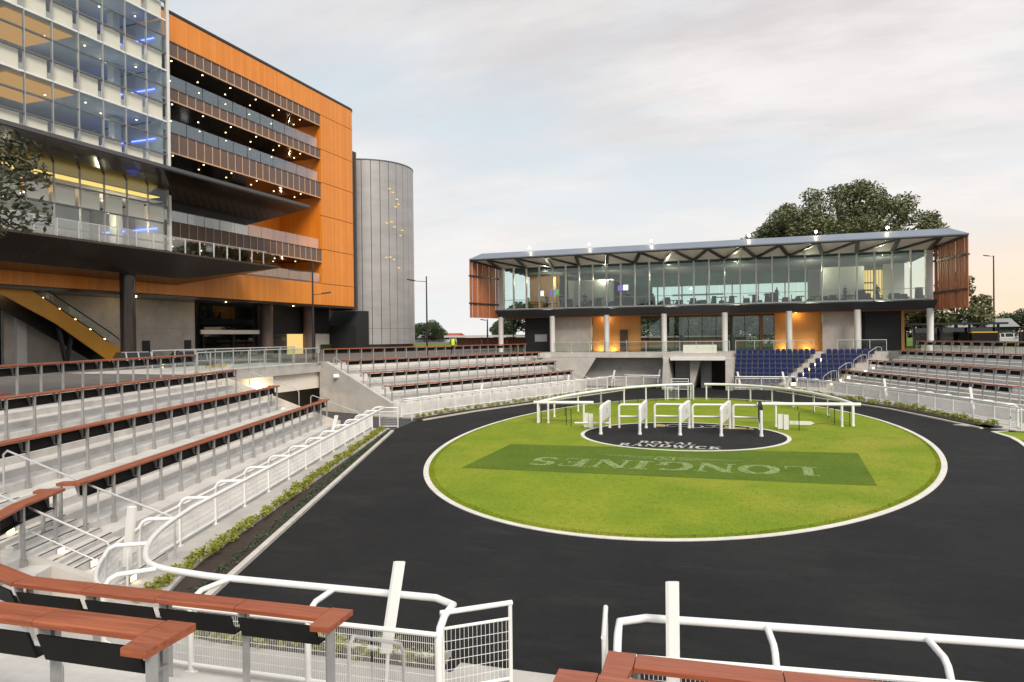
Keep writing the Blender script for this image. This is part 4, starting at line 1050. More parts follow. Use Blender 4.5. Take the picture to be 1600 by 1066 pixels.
# ================================================================== blue seats
def t_back(s):
    s.extr([(-.21, .0, .40), (.21, .0, .40), (.22, .02, .62), (.20, .05, .80), (.12, .06, .86), (-.12, .06, .86), (-.20, .05, .80), (-.22, .02, .62)], (0, .05, 0))
ME_SB = tmpl('backrest', 'seat_blue', t_back)
ME_SP = tmpl('seat', 'seat_blue', lambda s: s.extr([(-.20, -.08, .38), (.20, -.08, .38), (.21, -.10, .66), (.15, -.12, .72), (-.15, -.12, .72), (-.21, -.10, .66)], (0, .07, 0)))
ME_SS = tmpl('bracket', 'steel_dark', lambda s: (s.box(-.03, .03, -.02, .05, 0.0, .45)))
ordn = ('front', 'second', 'third', 'fourth', 'fifth', 'sixth', 'back')
for i in range(7):
    y = TIER_Y0 + TIER_D * i + .38; z = .3 + TIER_R * i
    xe = 5.0 + .52 * i
    for side, x0, x1 in (('left', 1.4, xe), ('right', xe + 1.15, 9.0 + .68 * i)):
        x = x0
        while x < x1:
            o = thing('stadium_seat', 'dark blue flip-up seat in the %s row of the block %s of the lit stairs' % (ordn[i], side), 'seat', (x, y, z), '%s block of blue seats, %s row' % (side, ordn[i]))
            put('backrest', ME_SB, o); put('seat', ME_SP, o); put('bracket', ME_SS, o)
            x += .50
# ================================================================== glass balustrades
def balustrade(path, z, label, h=1.05, bay=1.5, m='glass_rail', rail=True, dbl=False):
    o = thing('glass_balustrade', label, 'balustrade', (*path[0], z), 'glass balustrades on the concourse')
    pts = resample(path, bay)
    for p, q in zip(pts, pts[1:]):
        s = MB(); a, b = V(*p, z), V(*q, z); t = (b - a).normalized()
        s.bar(a + t * .03 + V(0, 0, h * .54), b - t * .03 + V(0, 0, h * .54), .014, h * .9); s.build('pane', m, o)
    for p in pts:
        s = MB(); s.box(p[0] - .022, p[0] + .022, p[1] - .022, p[1] + .022, z, z + h); s.build('post', 'steel_bright', o)
    if rail:
        s = MB(); s.tube([(*p, z + h) for p in pts], .026, 8); s.build('top_rail', 'steel_bright', o, True)
    return o
balustrade([(-22.6, -9.5), (-24.25, -4.9), (-24.8, 3.6)], 3.31, 'glass balustrade along the front of the concrete bridge')
balustrade([(-26.6, -8.5), (-27.2, 4.2)], 3.31, 'glass balustrade along the back of the concrete bridge', h=1.15)
balustrade([(-16.0, 30.25), (-5.05, 30.25)], 3.312, 'glass balustrade on the terrace slab left of the tunnel', bay=1.8)
balustrade([(-5.0, 28.75), (.8, 28.75)], 3.316, 'glass balustrade above the tunnel mouth', bay=1.4)
balustrade([(1.1, 33.9), (8.0, 33.9)], CZL, 'glass balustrade behind the left block of blue seats', bay=1.7)
balustrade([(10.0, 33.9), (14.0, 33.7)], CZL, 'glass balustrade behind the right block of blue seats', bay=1.3)
o = thing('planter_screen', 'pale low screen wall on the terrace above the tunnel', 'screen', (-1.8, 30.2, 3.316))
s = MB(); s.box(-3.4, -.4, 30.0, 30.12, 3.316, 4.05); s.build('panel', 'cream', o)
# mesh balustrade behind the top right rail
o = thing('picket_fence', 'pale picket fence behind the third rail of the right stand', 'fence', (16, 29, CZL))
pts = [p for p in on(rseg, 3, 1.0, 27.0)]
rs = resample([(p[0] + nR[0] * .3, p[1] + nR[1] * .3) for p in pts], .14)
s = MB()
for p in rs: s.box(p[0] - .012, p[0] + .012, p[1] - .012, p[1] + .012, CZL, CZL + .95)
b_ = s.build('picket', 'column_paint', o); b_['kind'] = 'stuff'
s = MB(); s.bar((*rs[0], CZL + .95), (*rs[-1], CZL + .95), .05, .04); s.build('top_rail', 'column_paint', o)
# ================================================================== LEFT BUILDING: orange grandstand with glass box
FX = -42.0
gb = thing('grandstand', 'tall grandstand clad in orange boards with recessed balconies and a glass front', 'building', (-50, 10, CZL))
def bxs(name, m, parent, *b):
    s = MB(); s.box(*b); return s.build(name, m, parent)
# right-hand column of orange cladding, panel by panel, with the rounded corner
def corner_panel(y0, z0, z1):
    pts = [(FX, y0), (FX, 34.6)]
    for i in range(1, 9):
        t = i / 8 * math.pi / 2; pts.append((FX - 1.4 + 1.4 * math.cos(t), 34.6 + 1.4 * math.sin(t)))
    pts += [(FX - 12, 36.0)]
    inn = [(x - .25, y - (.25 if y > 35.5 else 0)) for x, y in pts]
    s = MB(); s.prism(pts + inn[::-1], z0, z1); return s.build('cladding_panel', 'orange', gb)
lev = [8.7, 11.06, 14.85, 18.55, 22.2, 25.85, 29.62, 31.9]
for z0, z1 in zip(lev, lev[1:]): corner_panel(28.75, z0 + .03, z1 - .03)
bxs('joint_backing', 'soffit_dark', gb, FX - .6, FX - .18, 28.8, 34.5, 8.8, 31.8)
for y0, y1 in ((-30, -12), (-12, 1), (1, 14.8), (14.8, 28.72)):
    bxs('cladding_panel', 'orange', gb, FX - .25, FX, y0 + .01, y1 - .01, 8.73, 11.03)
for y0, y1 in ((4.95, 14.8), (14.8, 28.72)):
    bxs('cladding_panel', 'orange', gb, FX - .25, FX, y0 + .01, y1 - .01, 29.66, 31.87)
s = MB(); s.prism([(FX + .06, -30), (FX + .06, 34.6)] + [(FX - 1.34 + 1.4 * math.cos(i / 8 * math.pi / 2), 34.6 + 1.46 * math.sin(i / 8 * math.pi / 2)) for i in range(1, 9)] + [(-75, 36.06), (-75, -30)], 31.9, 32.12); s.build('roof', 'dark_metal', gb)
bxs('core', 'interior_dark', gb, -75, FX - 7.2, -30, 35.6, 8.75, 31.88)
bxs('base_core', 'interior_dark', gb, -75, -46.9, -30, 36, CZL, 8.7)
bxs('end_reveal', 'orange_x', gb, FX - 7.2, FX - .26, 28.74, 28.95, 8.75, 31.88)
bxs('back_wall', 'glass_dark', gb, FX - 6.2, FX - 6.0, 4.95, 28.7, 11.06, 29.6)
bxs('orange_wall', 'orange', gb, FX - 5.98, FX - 5.6, 23.4, 28.73, 11.1, 20.3)
bxs('stair_core', 'concrete_grey', gb, FX - 5.9, FX - 3.6, 19.0, 21.2, 14.95, 20.3)
# slatted balcony fronts, glass balustrades and soffits
ME_SCR = tmpl('screen_panel', 'perforated', lambda s: s.box(-.05, 0, .0, 1, 0, 1))
ME_TRM = tmpl('trim', 'copper_trim', lambda s: s.box(-.02, .035, -.03, .03, 0, 1))
ME_DL = tmpl('downlight', 'lamp_warm', lambda s: s.cyl(0, 0, -.03, 0.0, .06, 10))
bands = [(28.36, 29.62), (24.72, 25.82), (20.42, 22.16), (13.38, 14.82)]
yb = [7.0 + i * (28.7 - 7.0) / 23 for i in range(24)]
for k, (z0, z1) in enumerate(bands):
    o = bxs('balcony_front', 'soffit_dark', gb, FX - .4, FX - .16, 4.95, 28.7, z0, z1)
    for i in range(23):
        inst('screen_panel', ME_SCR, o, (FX - .06, yb[i] + .03, z0 + .1), 0, (1, yb[1] - yb[0] - .06, z1 - z0 - .14))
        inst('trim', ME_TRM, o, (FX - .06, yb[i], z0 + .1), 0, (1, 1, z1 - z0 - .14))
    bxs('bottom_trim', 'copper_trim', o, FX - .14, FX - .01, 4.7, 28.7, z0, z0 + .10)
    bxs('top_trim', 'steel_dark', o, FX - .14, FX - .01, 4.7, 28.7, z1 - .05, z1)
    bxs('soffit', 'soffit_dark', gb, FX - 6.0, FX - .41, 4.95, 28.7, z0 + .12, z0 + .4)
    if k: bxs('floor_slab', 'concrete_grey', gb, FX - 6.0, FX - .42, 4.95, 28.7, z1 - .6, z1 - .3)
    for r, xx in enumerate((FX - .9, FX - 2.6, FX - 4.6)):
        for i in range(7):
            y = 5.6 + 3.45 * i + (1.2 if r == 1 else 0)
            if y < 28.3: inst('downlight', ME_DL, gb, (xx, y, z0 + .12), 0)
    if k:
        for i in range(12):
            y0 = 6.2 + i * 1.85
            bxs('balustrade_pane', 'glass_balcony', gb, FX - .20, FX - .18, y0, y0 + 1.78, z1 + .02, z1 + 1.1)
for i in range(8):
    y0 = 14.0 + i * 1.84
    bxs('balustrade_pane', 'glass_balcony', gb, FX - .20, FX - .18, y0, y0 + 1.78, 11.05, 12.15)
# small furniture and screens on the balconies
for k, (y, z, m) in enumerate(((20.5, 16.0, 'screen_white'), (22.4, 16.0, 'screen_white'), (17.5, 12.7, 'screen_white'), (14.6, 23.4, 'screen_white'), (9.4, 12.3, 'screen_green'), (19.3, 12.9, 'sign_red'))):
    bxs('screen', m, gb, FX - 5.5, FX - 5.42, y, y + .75, z, z + .45)
# glass box in front
BX = -39.0
mul = [4.7 - 1.83 * i for i in range(12)]
rowsz = [(18.15, 19.15, 'c'), (19.15, 20.45, 'g'), (20.45, 21.7, 'g'), (21.7, 23.05, 'c'), (23.05, 24.35, 'g'), (24.35, 25.6, 'g'), (25.6, 26.95, 'c'), (26.95, 28.2, 'g'), (28.2, 29.4, 'g'), (29.4, 30.8, 'c'), (30.8, 32.0, 'g'), (32.0, 33.2, 'g')]
low = [(11.5, 12.4, 'g'), (12.4, 13.9, 'g'), (13.9, 15.2, 'c'), (15.2, 16.6, 'g')]
gx_ = bxs('glass_box_roof', 'dark_metal', gb, FX - 6, BX + .05, mul[-1], 4.75, 33.2, 33.5)
gw = MB(); gw.box(BX - .06, BX - .02, mul[-1], 4.7, 11.4, 11.5); cw = gw.build('curtain_wall', 'mullion', gb)
ME_PG = {}
for kind, m in (('g', 'glass_facade'), ('c', 'glass_clear')):
    ME_PG[kind] = tmpl('pane', m, lambda s: s.box(0, .03, 0, 1, 0, 1))
ME_BL = tmpl('blind', 'cream', lambda s: s.box(0, .03, 0, 1, 0, 1))
for z0, z1, kd in rowsz + low:
    for a, b_ in zip(mul[1:], mul):
        inst('pane', ME_PG[kd], cw, (BX, a + .03, z0 + .03), 0, (1, b_ - a - .06, z1 - z0 - .06))
        if kd == 'c': inst('blind', ME_BL, cw, (BX - .22, a + .05, z0 + .05), 0, (1, b_ - a - .28, z1 - z0 - .1))
for y in mul:
    bxs('mullion', 'mullion_grey', cw, BX - .10, BX + .06, y - .025, y + .025, 18.1, 33.2)
    bxs('mullion', 'mullion_grey', cw, BX - .10, BX + .06, y - .025, y + .025, 11.5, 16.6)
for z in sorted({r[0] for r in rowsz} | {r[0] for r in low}):
    bxs('transom', 'mullion_dark' if z not in (18.15, 21.7, 25.6, 29.4) else 'mullion', cw, BX - .08, BX + .05, mul[-1], 4.7, z - .055, z + .055)
bxs('corner_post', 'column_paint', gb, BX - .12, BX + .12, 4.72, 4.92, 18.0, 33.2)
bxs('corner_post', 'column_paint', gb, BX - .12, BX + .12, 4.72, 4.92, 11.5, 16.1)
# interior floors, ceilings, lights of the glass box
for zf in (18.2, 21.95, 25.85, 29.7):
    bxs('floor', 'interior', gb, FX - 7, BX - .3, mul[-1], 4.5, zf - .12, zf + .35)
for zf, zc in ((18.5, 21.75), (22.3, 25.7), (26.2, 29.5), (11.6, 15.4)):
    bxs('ceiling_panel', 'lamp_amber', gb, FX - 2.6, BX - .9, -6.8, -2.3, zc - .14, zc - .1)
    bxs('partition', 'interior', gb, FX - 5.0, FX - 4.8, mul[-1], 4.4, zf, zc)
    bxs('end_wall', 'interior', gb, FX - 6.0, BX - .4, 4.6, 4.7, zf, zc)
    bxs('inner_column', 'interior', gb, -42.2, -41.6, 2.3, 2.9, zf, zc)
    bxs('blue_strip', 'lamp_blue', gb, -42.4, -40.0, 4.5, 4.56, zf + 1.95, zf + 2.02)
    bxs('blue_strip', 'lamp_blue', gb, -45.6, -43.3, 4.5, 4.56, zf + 1.95, zf + 2.02)
    for i in range(4):
        inst('downlight', ME_DL, gb, (-40.4 - 1.1 * (i % 2), 3.2 - 2.1 * i, zc - .15), 0)
bxs('inner_ceiling', 'interior_light', gb, FX - 5, BX - .3, mul[-1], 4.5, 15.55, 15.6)
bxs('gold_ceiling', 'lamp_gold', gb, BX - 1.6, BX - .5, mul[-1], 4.4, 15.9, 15.94)
bxs('lower_floor', 'concrete_grey', gb, FX - 6, BX - .05, mul[-1], 4.7, 11.36, 11.5)
s = MB(); s.bar((-41.3, -9.0, 13.2), (-40.6, -5.2, 14.6), .09, .07); s.build('stair_light', 'lamp_tube', gb)
# sloping canopy over the lower glazing and wedge-shaped deck under it
s = MB()
def wedge(s, y0, y1a, y1b, xf, xb, zf0, zf1, zb0, zb1):
    vs = [(xf, y0, zf0), (xf, y1a, zf0), (xf, y1a, zf1), (xf, y0, zf1), (xb, y0, zb0), (xb, y1b, zb0), (xb, y1b, zb1), (xb, y0, zb1)]
    s.add(vs, [(0, 1, 2, 3), (5, 4, 7, 6), (0, 4, 5, 1), (3, 2, 6, 7), (1, 5, 6, 2), (0, 3, 7, 4)])
wedge(s, -24, 18.4, 17.0, -36.1, FX - .3, 17.12, 17.42, 15.75, 18.1); s.build('canopy', 'canopy_gloss', gb)
bxs('canopy_edge', 'steel_dark', gb, -36.1, -36.02, -24, 18.4, 17.2, 17.45)
s = MB(); 
vs = [(-36.0, -24, 11.36), (-36.0, 14.0, 11.36), (-42.0, 15.2, 11.36), (-42.0, -24, 11.36), (-36.0, -24, 11.22), (-36.0, 14.0, 11.22), (-42.0, 15.2, 11.15), (-38.6, -24, 9.9), (-38.6, 5.6, 9.75), (-42.2, 8.4, 9.55), (-42.2, -24, 9.7)]
s.add(vs, [(0, 1, 2, 3), (0, 4, 5, 1), (1, 5, 6, 2), (4, 7, 8, 5), (5, 8, 9, 6), (7, 10, 9, 8), (0, 3, 10, 7, 4), (2, 6, 9, 10, 3)]); s.build('deck', 'soffit_dark', gb)
for i in range(20):
    y0 = -15.0 + i * 1.42
    if y0 > 12.3: break
    bxs('deck_pane', 'glass_balcony', gb, -36.16, -36.14, y0 + .05, y0 + 1.37, 11.42, 12.42)
    bxs('deck_post', 'steel_bright', gb, -36.18, -36.10, y0 - .03, y0 + .03, 11.37, 12.42)
bxs('deck_handrail', 'steel_bright', gb, -36.18, -36.12, -15, 12.4, 12.42, 12.46)
s = MB(); s.cyl(-39.6, 1.5, CZL, 10.2, .52, 28); s.build('round_column', 'canopy_gloss', gb, True)
# ground floor
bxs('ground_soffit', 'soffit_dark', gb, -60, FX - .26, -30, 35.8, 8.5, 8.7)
bxs('concrete_wall', 'concrete_wall', gb, -46.3, -46.0, 5.0, 14.4, CZL, 8.5)
bxs('concrete_wall', 'concrete_wall', gb, -46.3, -46.0, -3.0, 5.0, CZL, 8.5)
bxs('wall_joint', 'concrete_grey', gb, -46.0, -45.985, 5.0, 14.4, 6.05, 6.08)
bxs('pier', 'column_paint', gb, -46.2, -45.7, -2.3, -1.6, CZL, 8.5)
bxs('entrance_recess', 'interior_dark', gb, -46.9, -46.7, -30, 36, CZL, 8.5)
for y0 in (8.5, 13.1): bxs('wall_vent', 'dark_metal', gb, -45.99, -45.95, y0, y0 + .8, 3.9, 5.0)
bxs('glass_edge', 'glass_clear', gb, -45.9, -45.85, 14.5, 14.7, CZL, 8.5)
for i in range(4):
    bxs('entrance_pane', 'glass_dark', gb, -46.05, -46.0, 15.1 + i * 1.98, 15.1 + i * 1.98 + 1.93, CZL, 8.45)
bxs('entrance_beam', 'cream', gb, -45.98, -45.8, 15.0, 23.0, 5.55, 5.95)
for y0 in (23.2, 30.4): 
    s = MB(); s.cyl(-45.5, y0 + .6, CZL, 8.5, .62, 20); s.build('column', 'perforated', gb, True)
bxs('black_wall', 'black_clad', gb, -46.4, -46.2, 24.6, 36.0, 5.6, 8.5)
bxs('lit_opening', 'window_glow', gb, -46.38, -46.34, 28.2, 31.0, CZL, 5.55)
bxs('lit_glass', 'glass_clear', gb, -46.1, -46.06, 25.2, 31.2, CZL, 5.55)
bxs('lit_opening', 'cream', gb, -46.38, -46.34, 33.4, 37.0, CZL, 5.6)
bxs('planter', 'leaf_ground', gb, -46.2, -46.0, 34.2, 36.6, CZL, 4.3)
s = MB(); s.extr([(-42.6, 36.2, CZL), (-42.6, 39.2, CZL), (-42.6, 39.2, 8.35), (-42.6, 37.6, 8.35), (-42.6, 36.2, 6.6)], (-4, 0, 0)); s.build('dark_ramp_wall', 'black_clad', gb)
bxs('dark_slot', 'dark_metal', gb, -46, FX - .9, 36.1, 37.0, 8.4, 27.6)
for i in range(1): bxs('slot_louvre', 'steel_dark', gb, FX - .6, FX - .45, 36.3 + i * .75, 36.55 + i * .75, 8.4, 27.4)
# escalator
es = thing('escalator', 'escalator with orange side panel climbing left under the grandstand', 'escalator', (-43, 3.5, CZL))
s = MB(); s.extr([(-43.0, 4.2, CZL), (-43.0, 4.2, 4.25), (-43.0, 2.6, 5.0), (-43.0, -3.2, 8.55), (-43.0, -6.5, 8.55), (-43.0, -4.9, 8.0), (-43.0, -1.5, 6.3), (-43.0, 3.0, CZL)], (-.12, 0, 0)); s.build('side_panel', 'orange_flat', es)
s = MB(); s.extr([(-44.6, 4.2, CZL), (-44.6, 4.2, 4.25), (-44.6, 2.6, 5.0), (-44.6, -3.2, 8.55), (-44.6, -6.5, 8.55), (-44.6, 3.0, CZL)], (-.1, 0, 0)); s.build('side_panel', 'dark_metal', es)
for i in range(16):
    y = 3.6 - i * .42; z = 4.0 + i * .255; bxs('step', 'dark_metal', es, -44.5, -43.1, y - .45, y, z, z + .25)
for xx in (-42.97, -44.4):
    s = MB(); s.tube([(xx, 4.4, 4.6), (xx, 2.8, 5.7), (xx, -3.4, 9.35)], .05, 8); s.build('handrail', 'dark_metal', es, True)
    s = MB(); s.bar((xx, 2.8, 5.35), (xx, -3.2, 9.0), .02, .5); s.build('glass_side', 'glass_rail', es)
for i in range(5): bxs('lamp', 'lamp_warm', es, -43.09, -43.03, 2.4 - i * 1.2, 2.52 - i * 1.2, 5.12 + i * .72, 5.18 + i * .72)
o = thing('v_column', 'dark V shaped steel column beside the escalator', 'column', (-43.5, -.5, CZL))
for sg in (-1, 1):
    s = MB(); s.bar((-43.4, -.4, CZL), (-43.4, -.4 + sg * .55, 6.0), .22, .22, (1, 0, 0)); s.build('leg', 'dark_metal', o)
# point lights without fixtures, added to light the balconies and forecourt
def lamp(name, loc, e, col=(1, .72, .38), size=1.2, typ='POINT', rot=None):
    l = bpy.data.lights.new(name, typ); l.energy = e; l.color = col
    if typ == 'AREA': l.size = size
    else: l.shadow_soft_size = .03
    q = bpy.data.objects.new(name, l); COL.objects.link(q); q.location = loc
    if rot: q.rotation_euler = rot
    return q
for y, z in ((25.5, 20.2), (25.5, 13.2), (27.0, 24.5), (27.0, 28.2)): lamp('balcony_fill', (FX - 2.8, y, z), 16, size=.6)
for y in (-4, 6, 16, 26): lamp('forecourt_fill', (FX - 1.8, y, 8.4), 30, size=.6)
lamp('lower_room_fill', (-41.0, 1.2, 13.8), 200, (1, .80, .50), 2.0)  # floating lights without fixtures, added to brighten the rooms behind the glass
lamp('lower_room_fill', (-41.6, -5, 14.0), 160, (1, .78, .46), 2.0)
for zc in (21.4, 25.3, 29.1):
    lamp('room_fill', (-41.5, -5, zc), 40, (1, .7, .4), 1.5); lamp('room_fill', (-41.2, 1.2, zc - 1.6), 36, (.90, .89, .90), 1.5); lamp('room_fill', (-43.0, -2.8, zc - 1.2), 40, (.92, .87, .86), 1.5)

# ================================================================== DRUM of perforated metal panels
dr = thing('drum_tower', 'grey cylindrical tower of vertical metal panels right of the orange grandstand', 'tower', (-46.6, 45.4, CZL))
cx, cy, Rd = -46.6, 45.4, 6.3; npan = 34
for i in range(npan):
    t0, t1 = 2 * math.pi * (i + .03) / npan, 2 * math.pi * (i + .97) / npan
    pts = [(cx + Rd * math.cos(t0 + (t1 - t0) * k / 4), cy + Rd * math.sin(t0 + (t1 - t0) * k / 4)) for k in range(5)]
    inn = [(cx + (Rd - .12) * math.cos(t0 + (t1 - t0) * k / 4), cy + (Rd - .12) * math.sin(t0 + (t1 - t0) * k / 4)) for k in range(5)]
    for z0, z1 in ((CZL + .9, 6.2), (6.23, 27.4)):
        s = MB(); s.prism(pts + inn[::-1], z0, z1); s.build('metal_panel', 'drum_metal', dr)
s = MB(); s.cyl(cx, cy, CZL, 27.2, Rd - .16, 60); s.build('core', 'dark_metal', dr, True)
s = MB(); s.cyl(cx, cy, 27.4, 27.55, Rd + .04, 60); s.build('cap', 'steel_dark', dr, True)
for i, (a, z) in enumerate(((-32, 24.0), (-28, 23.6), (-22, 22.8), (-20, 22.2), (-24, 21.8), (-36, 19.6), (-30, 19.8), (-26, 19.2), (-17, 18.2), (-37, 15.2), (-32, 15.3), (-27, 15.0), (-20, 14.0), (-14, 18.9))):
    t = rad(a); rr = Rd + .05
    s = MB(); s.bar((cx + rr * math.cos(t), cy + rr * math.sin(t), z), (cx + rr * math.cos(t + .05), cy + rr * math.sin(t + .05), z), .05, .10); s.build('lit_slot', 'lamp_gold', dr)
# ================================================================== PAVILION
PY = 36.0
pv = thing('pavilion', 'long two storey glass pavilion with thin grey roof and timber end screens', 'building', (-3, 40, CZL))
CXS = [-23.7 + 5.93 * i for i in range(8)]
PX0, PX1, PB = CXS[0], CXS[-1], 52.0
# columns
for i, x in enumerate(CXS):
    s = MB(); s.cyl(x, PY - .3, CZL, 7.15, .28, 20); s.build('column', 'column_paint', pv, True)
    s = MB(); s.cyl(x, PB - 1, CZL, 7.15, .28, 14); s.build('column', 'column_paint', pv, True)
# upper floor slab with the raked dark fascia
s = MB(); s.extr([(PX0 - .9, PY - .75, 7.92), (PX0 - .9, PY - 1.05, 7.80), (PX0 - .9, PY - .35, 7.08), (PX0 - .9, PB, 7.08), (PX0 - .9, PB, 7.92)], (PX1 - PX0 + 1.8, 0, 0)); s.build('floor_slab', 'fascia_grey', pv)
bxs('sill', 'mullion', pv, PX0 - .25, PX1 + .25, PY - .12, PY + .12, 7.925, 8.07)
bxs('floor_finish', 'furniture', pv, PX0, PX1, PY + .2, PB - .2, 7.922, 7.96)
bxs('lower_soffit', 'timber_slat', pv, PX0 - .3, PX1 + .3, PY + .2, PB - .5, 7.02, 7.076)
# glazing
nb = 28; bw = (PX1 - PX0) / nb
ME_PP = tmpl('pane', 'glass_pavilion', lambda s: s.box(0, 1, -.012, .012, 0, 1))
ME_PM = tmpl('mullion', 'mullion', lambda s: s.box(-.055, .055, -.26, .08, 0, 1))
for i in range(nb):
    inst('pane', ME_PP, pv, (PX0 + i * bw + .03, PY, 8.07), 0, (bw - .06, 1, 4.45))
    inst('pane', ME_PP, pv, (PX0 + i * bw + .03, PB, 8.07), 0, (bw - .06, 1, 4.3))
for i in range(1, nb):
    inst('mullion', ME_PM, pv, (PX0 + i * bw, PY, 8.07), 0, (1, 1, 4.48))
    if i % 2 == 0: inst('mullion', ME_PM, pv, (PX0 + i * bw, PB, 8.07), 0, (1.3, 1, 4.3))
for x in (PX0, PX1): bxs('end_column', 'column_paint', pv, x - .28, x + .28, PY - .25, PY + .35, 7.93, 12.5)
bxs('handrail', 'steel', pv, PX0, PX1, PY + .35, PY + .39, 9.0, 9.05)
bxs('ceiling', 'interior_teal', pv, PX0 - .3, PX1 + .3, PY + .1, PB, 12.55, 12.62)
bxs('back_wall', 'interior_teal', pv, PX0, -9.5, PB - .5, PB - .3, 7.97, 12.54)
bxs('back_wall', 'interior', pv, 8.4, PX1, PB - .5, PB - .3, 7.97, 12.54)
bxs('bulkhead', 'interior_teal', pv, -9.5, 8.4, PB - .5, PB - .3, 10.95, 12.54)
bxs('bulkhead', 'mullion_dark', pv, -7.0, -1.0, PB - .6, PB - .51, 9.75, 9.95)
for i in range(10): bxs('ceiling_beam', 'mullion_dark', pv, PX0, PX1, PY + 1.2 + i * 1.6, PY + 1.35 + i * 1.6, 12.3, 12.55)
# roof: raked soffit out to a thin edge with chamfered corners
RF = 30.0
tl_, tr2 = -24.95, 19.55
s = MB()
vs = [(tl_, RF, 12.95), (tr2, RF, 12.95), (PX1 + .55, PY, 12.52), (PX0 - .55, PY, 12.52),            # soffit
      (tl_ + 1.2, RF + .9, 13.66), (tr2 - 1.5, RF + .9, 13.66), (tl_, RF, 13.02), (tr2, RF, 13.02)]
s.add(vs, [(0, 1, 2, 3)]); s.build('raked_soffit', 'soffit_light', pv)
s = MB(); s.add([(tl_, RF, 12.955), (tr2, RF, 12.955), (tr2 + .05, RF - .02, 13.04), (tl_ - .05, RF - .02, 13.04), (tl_ + 1.0, RF + 1.0, 13.68), (tr2 - 1.2, RF + 1.0, 13.68),
                 (tl_ + 1.0, PB + 2, 13.68), (tr2 - 1.2, PB + 2, 13.68), (tl_, PB + 2, 13.0), (tr2, PB + 2, 13.0)],
                [(0, 1, 2, 3), (3, 2, 5, 4), (4, 5, 7, 6), (3, 4, 6, 8), (2, 9, 7, 5), (8, 6, 7, 9), (0, 3, 8), (1, 9, 2)]); s.build('roof', 'roof_metal', pv)
bxs('roof_deck', 'soffit_light', pv, PX0 - .3, PX1 + .3, PY + .05, PB + 1.9, 12.64, 13.0)
# dark struts under the soffit
zi, zo = 12.50, 12.93
def strut(p, q, w=.34):
    s = MB(); s.bar((p[0], p[1], p[2] - .06), (q[0], q[1], q[2] - .06), w, .12); s.build('strut', 'dark_metal', pv)
ins = [PX0 + i * (PX1 - PX0) / 14 for i in range(15)]
outs = [tl_ + .4 + (i + .5) * (tr2 - tl_ - .8) / 14 for i in range(14)]
strut((PX0, PY - .1, zi), (tl_ + .2, RF + .1, zo)); strut((PX1, PY - .1, zi), (tr2 - .2, RF + .1, zo))
for i in range(14):
    strut((ins[i], PY - .12, zi), (outs[i], RF + .2, zo)); strut((outs[i], RF + .2, zo), (ins[i + 1], PY - .12, zi))
s = MB(); s.bar((tl_, RF + .12, 12.90), (tr2, RF + .12, 12.90), .1, .12); s.build('edge_beam', 'dark_metal', pv)
# timber end screens
def screen(p0, p1, lab):
    o = thing('timber_screen', lab, 'screen', (*p0, 7.0), 'timber slat end screens of the pavilion')
    d = V(p1[0] - p0[0], p1[1] - p0[1], 0); l = d.length; d.normalize(); nn = V(-d.y, d.x, 0); n = int(l / .165)
    for i in range(n):
        c = V(*p0, 0) + d * (l * (i + .5) / n) + nn * RND.uniform(-.03, .03)
        zt = 12.90 - .42 * ((i + .5) / n) - .06
        w = RND.choice((.10, .12, .13))
        s = MB(); s.bar(c + V(0, 0, 6.98 + RND.uniform(0, .05)), c + V(0, 0, zt), w, .05, (nn.x, nn.y, 0)); s.build('slat', 'timber_slat', o)
    for z in (8.5, 11.35):
        s = MB(); s.bar(V(*p0, z) - nn * .10, V(*p1, z) - nn * .10, .06, .16); s.bar(V(*p0, z) + nn * .10, V(*p1, z) + nn * .10, .06, .16); s.build('band', 'dark_metal', o)
    return o
screen((-24.95, 30.05), (-23.95, 35.6), 'left timber slat screen closing the end of the pavilion')
screen((19.5, 30.05), (18.15, 35.6), 'right timber slat screen closing the end of the pavilion')
# flood lamps on the roof edge
for i, x in enumerate((-18.65, -12.46, -6.4, 2.46, 8.1, 13.75)):
    o = thing('roof_floodlight', ('leftmost', 'second from left', 'third from left', 'third from right', 'second from right', 'rightmost')[i] + ' glaring floodlight on the pavilion roof edge', 'floodlight', (x, 31.0, 13.6), 'floodlights along the pavilion roof')
    s = MB(); s.cyl(x, 31.0, 13.5, 13.92, .03, 8); s.build('stem', 'steel_dark', o)
    s = MB(); s.tube([(x, 31.0, 14.0), (x, 31.16, 14.03)], .10, 14); s.build('housing', 'steel_dark', o)
    s = MB(); s.tube([(x, 30.80, 13.99), (x, 30.84, 13.995), (x, 30.90, 14.0), (x, 30.98, 14.0)], .105, 14, .105); s.build('lens', 'lamp_flood', o)
# upper interior
bxs('inner_core', 'interior_light', pv, -17.4, -12.2, 41.0, 46.0, 7.97, 11.3)
s = MB(); s.prism([(-17.4 + .8, 40.6)] + [(-12.2 - .8 + .8 * math.sin(t), 41.4 - .8 * math.cos(t)) for t in [i * math.pi / 12 for i in range(7)]] + [(-12.2, 46.2), (-17.2, 46.2)], 7.97, 11.2); s.build('rounded_core', 'interior_light', pv, True)
bxs('inner_core', 'interior_light', pv, 9.3, 13.0, 40.4, 46, 7.97, 11.6)
bxs('inner_partition', 'ply_wall', pv, -23.4, -19.6, 45.0, 45.2, 7.97, 12.3)
bxs('inner_partition', 'ply_wall', pv, -19.4, -19.0, 41.5, 42.0, 7.97, 11.9)
bxs('lit_shelf_wall', 'window_glow', pv, 13.2, 15.4, 46.0, 46.1, 8.6, 11.6)
for i in range(9): bxs('shelf_fin', 'ply_wall', pv, 13.2 + i * .26, 13.24 + i * .26, 45.8, 46.0, 8.6, 11.6)
for z in (9.4, 10.2): bxs('shelf', 'furniture', pv, 13.2, 14.7, 45.75, 45.98, z, z + .12)
bxs('side_wall', 'interior_light', pv, 15.6, 17.6, 47.0, 47.2, 7.97, 12.3)
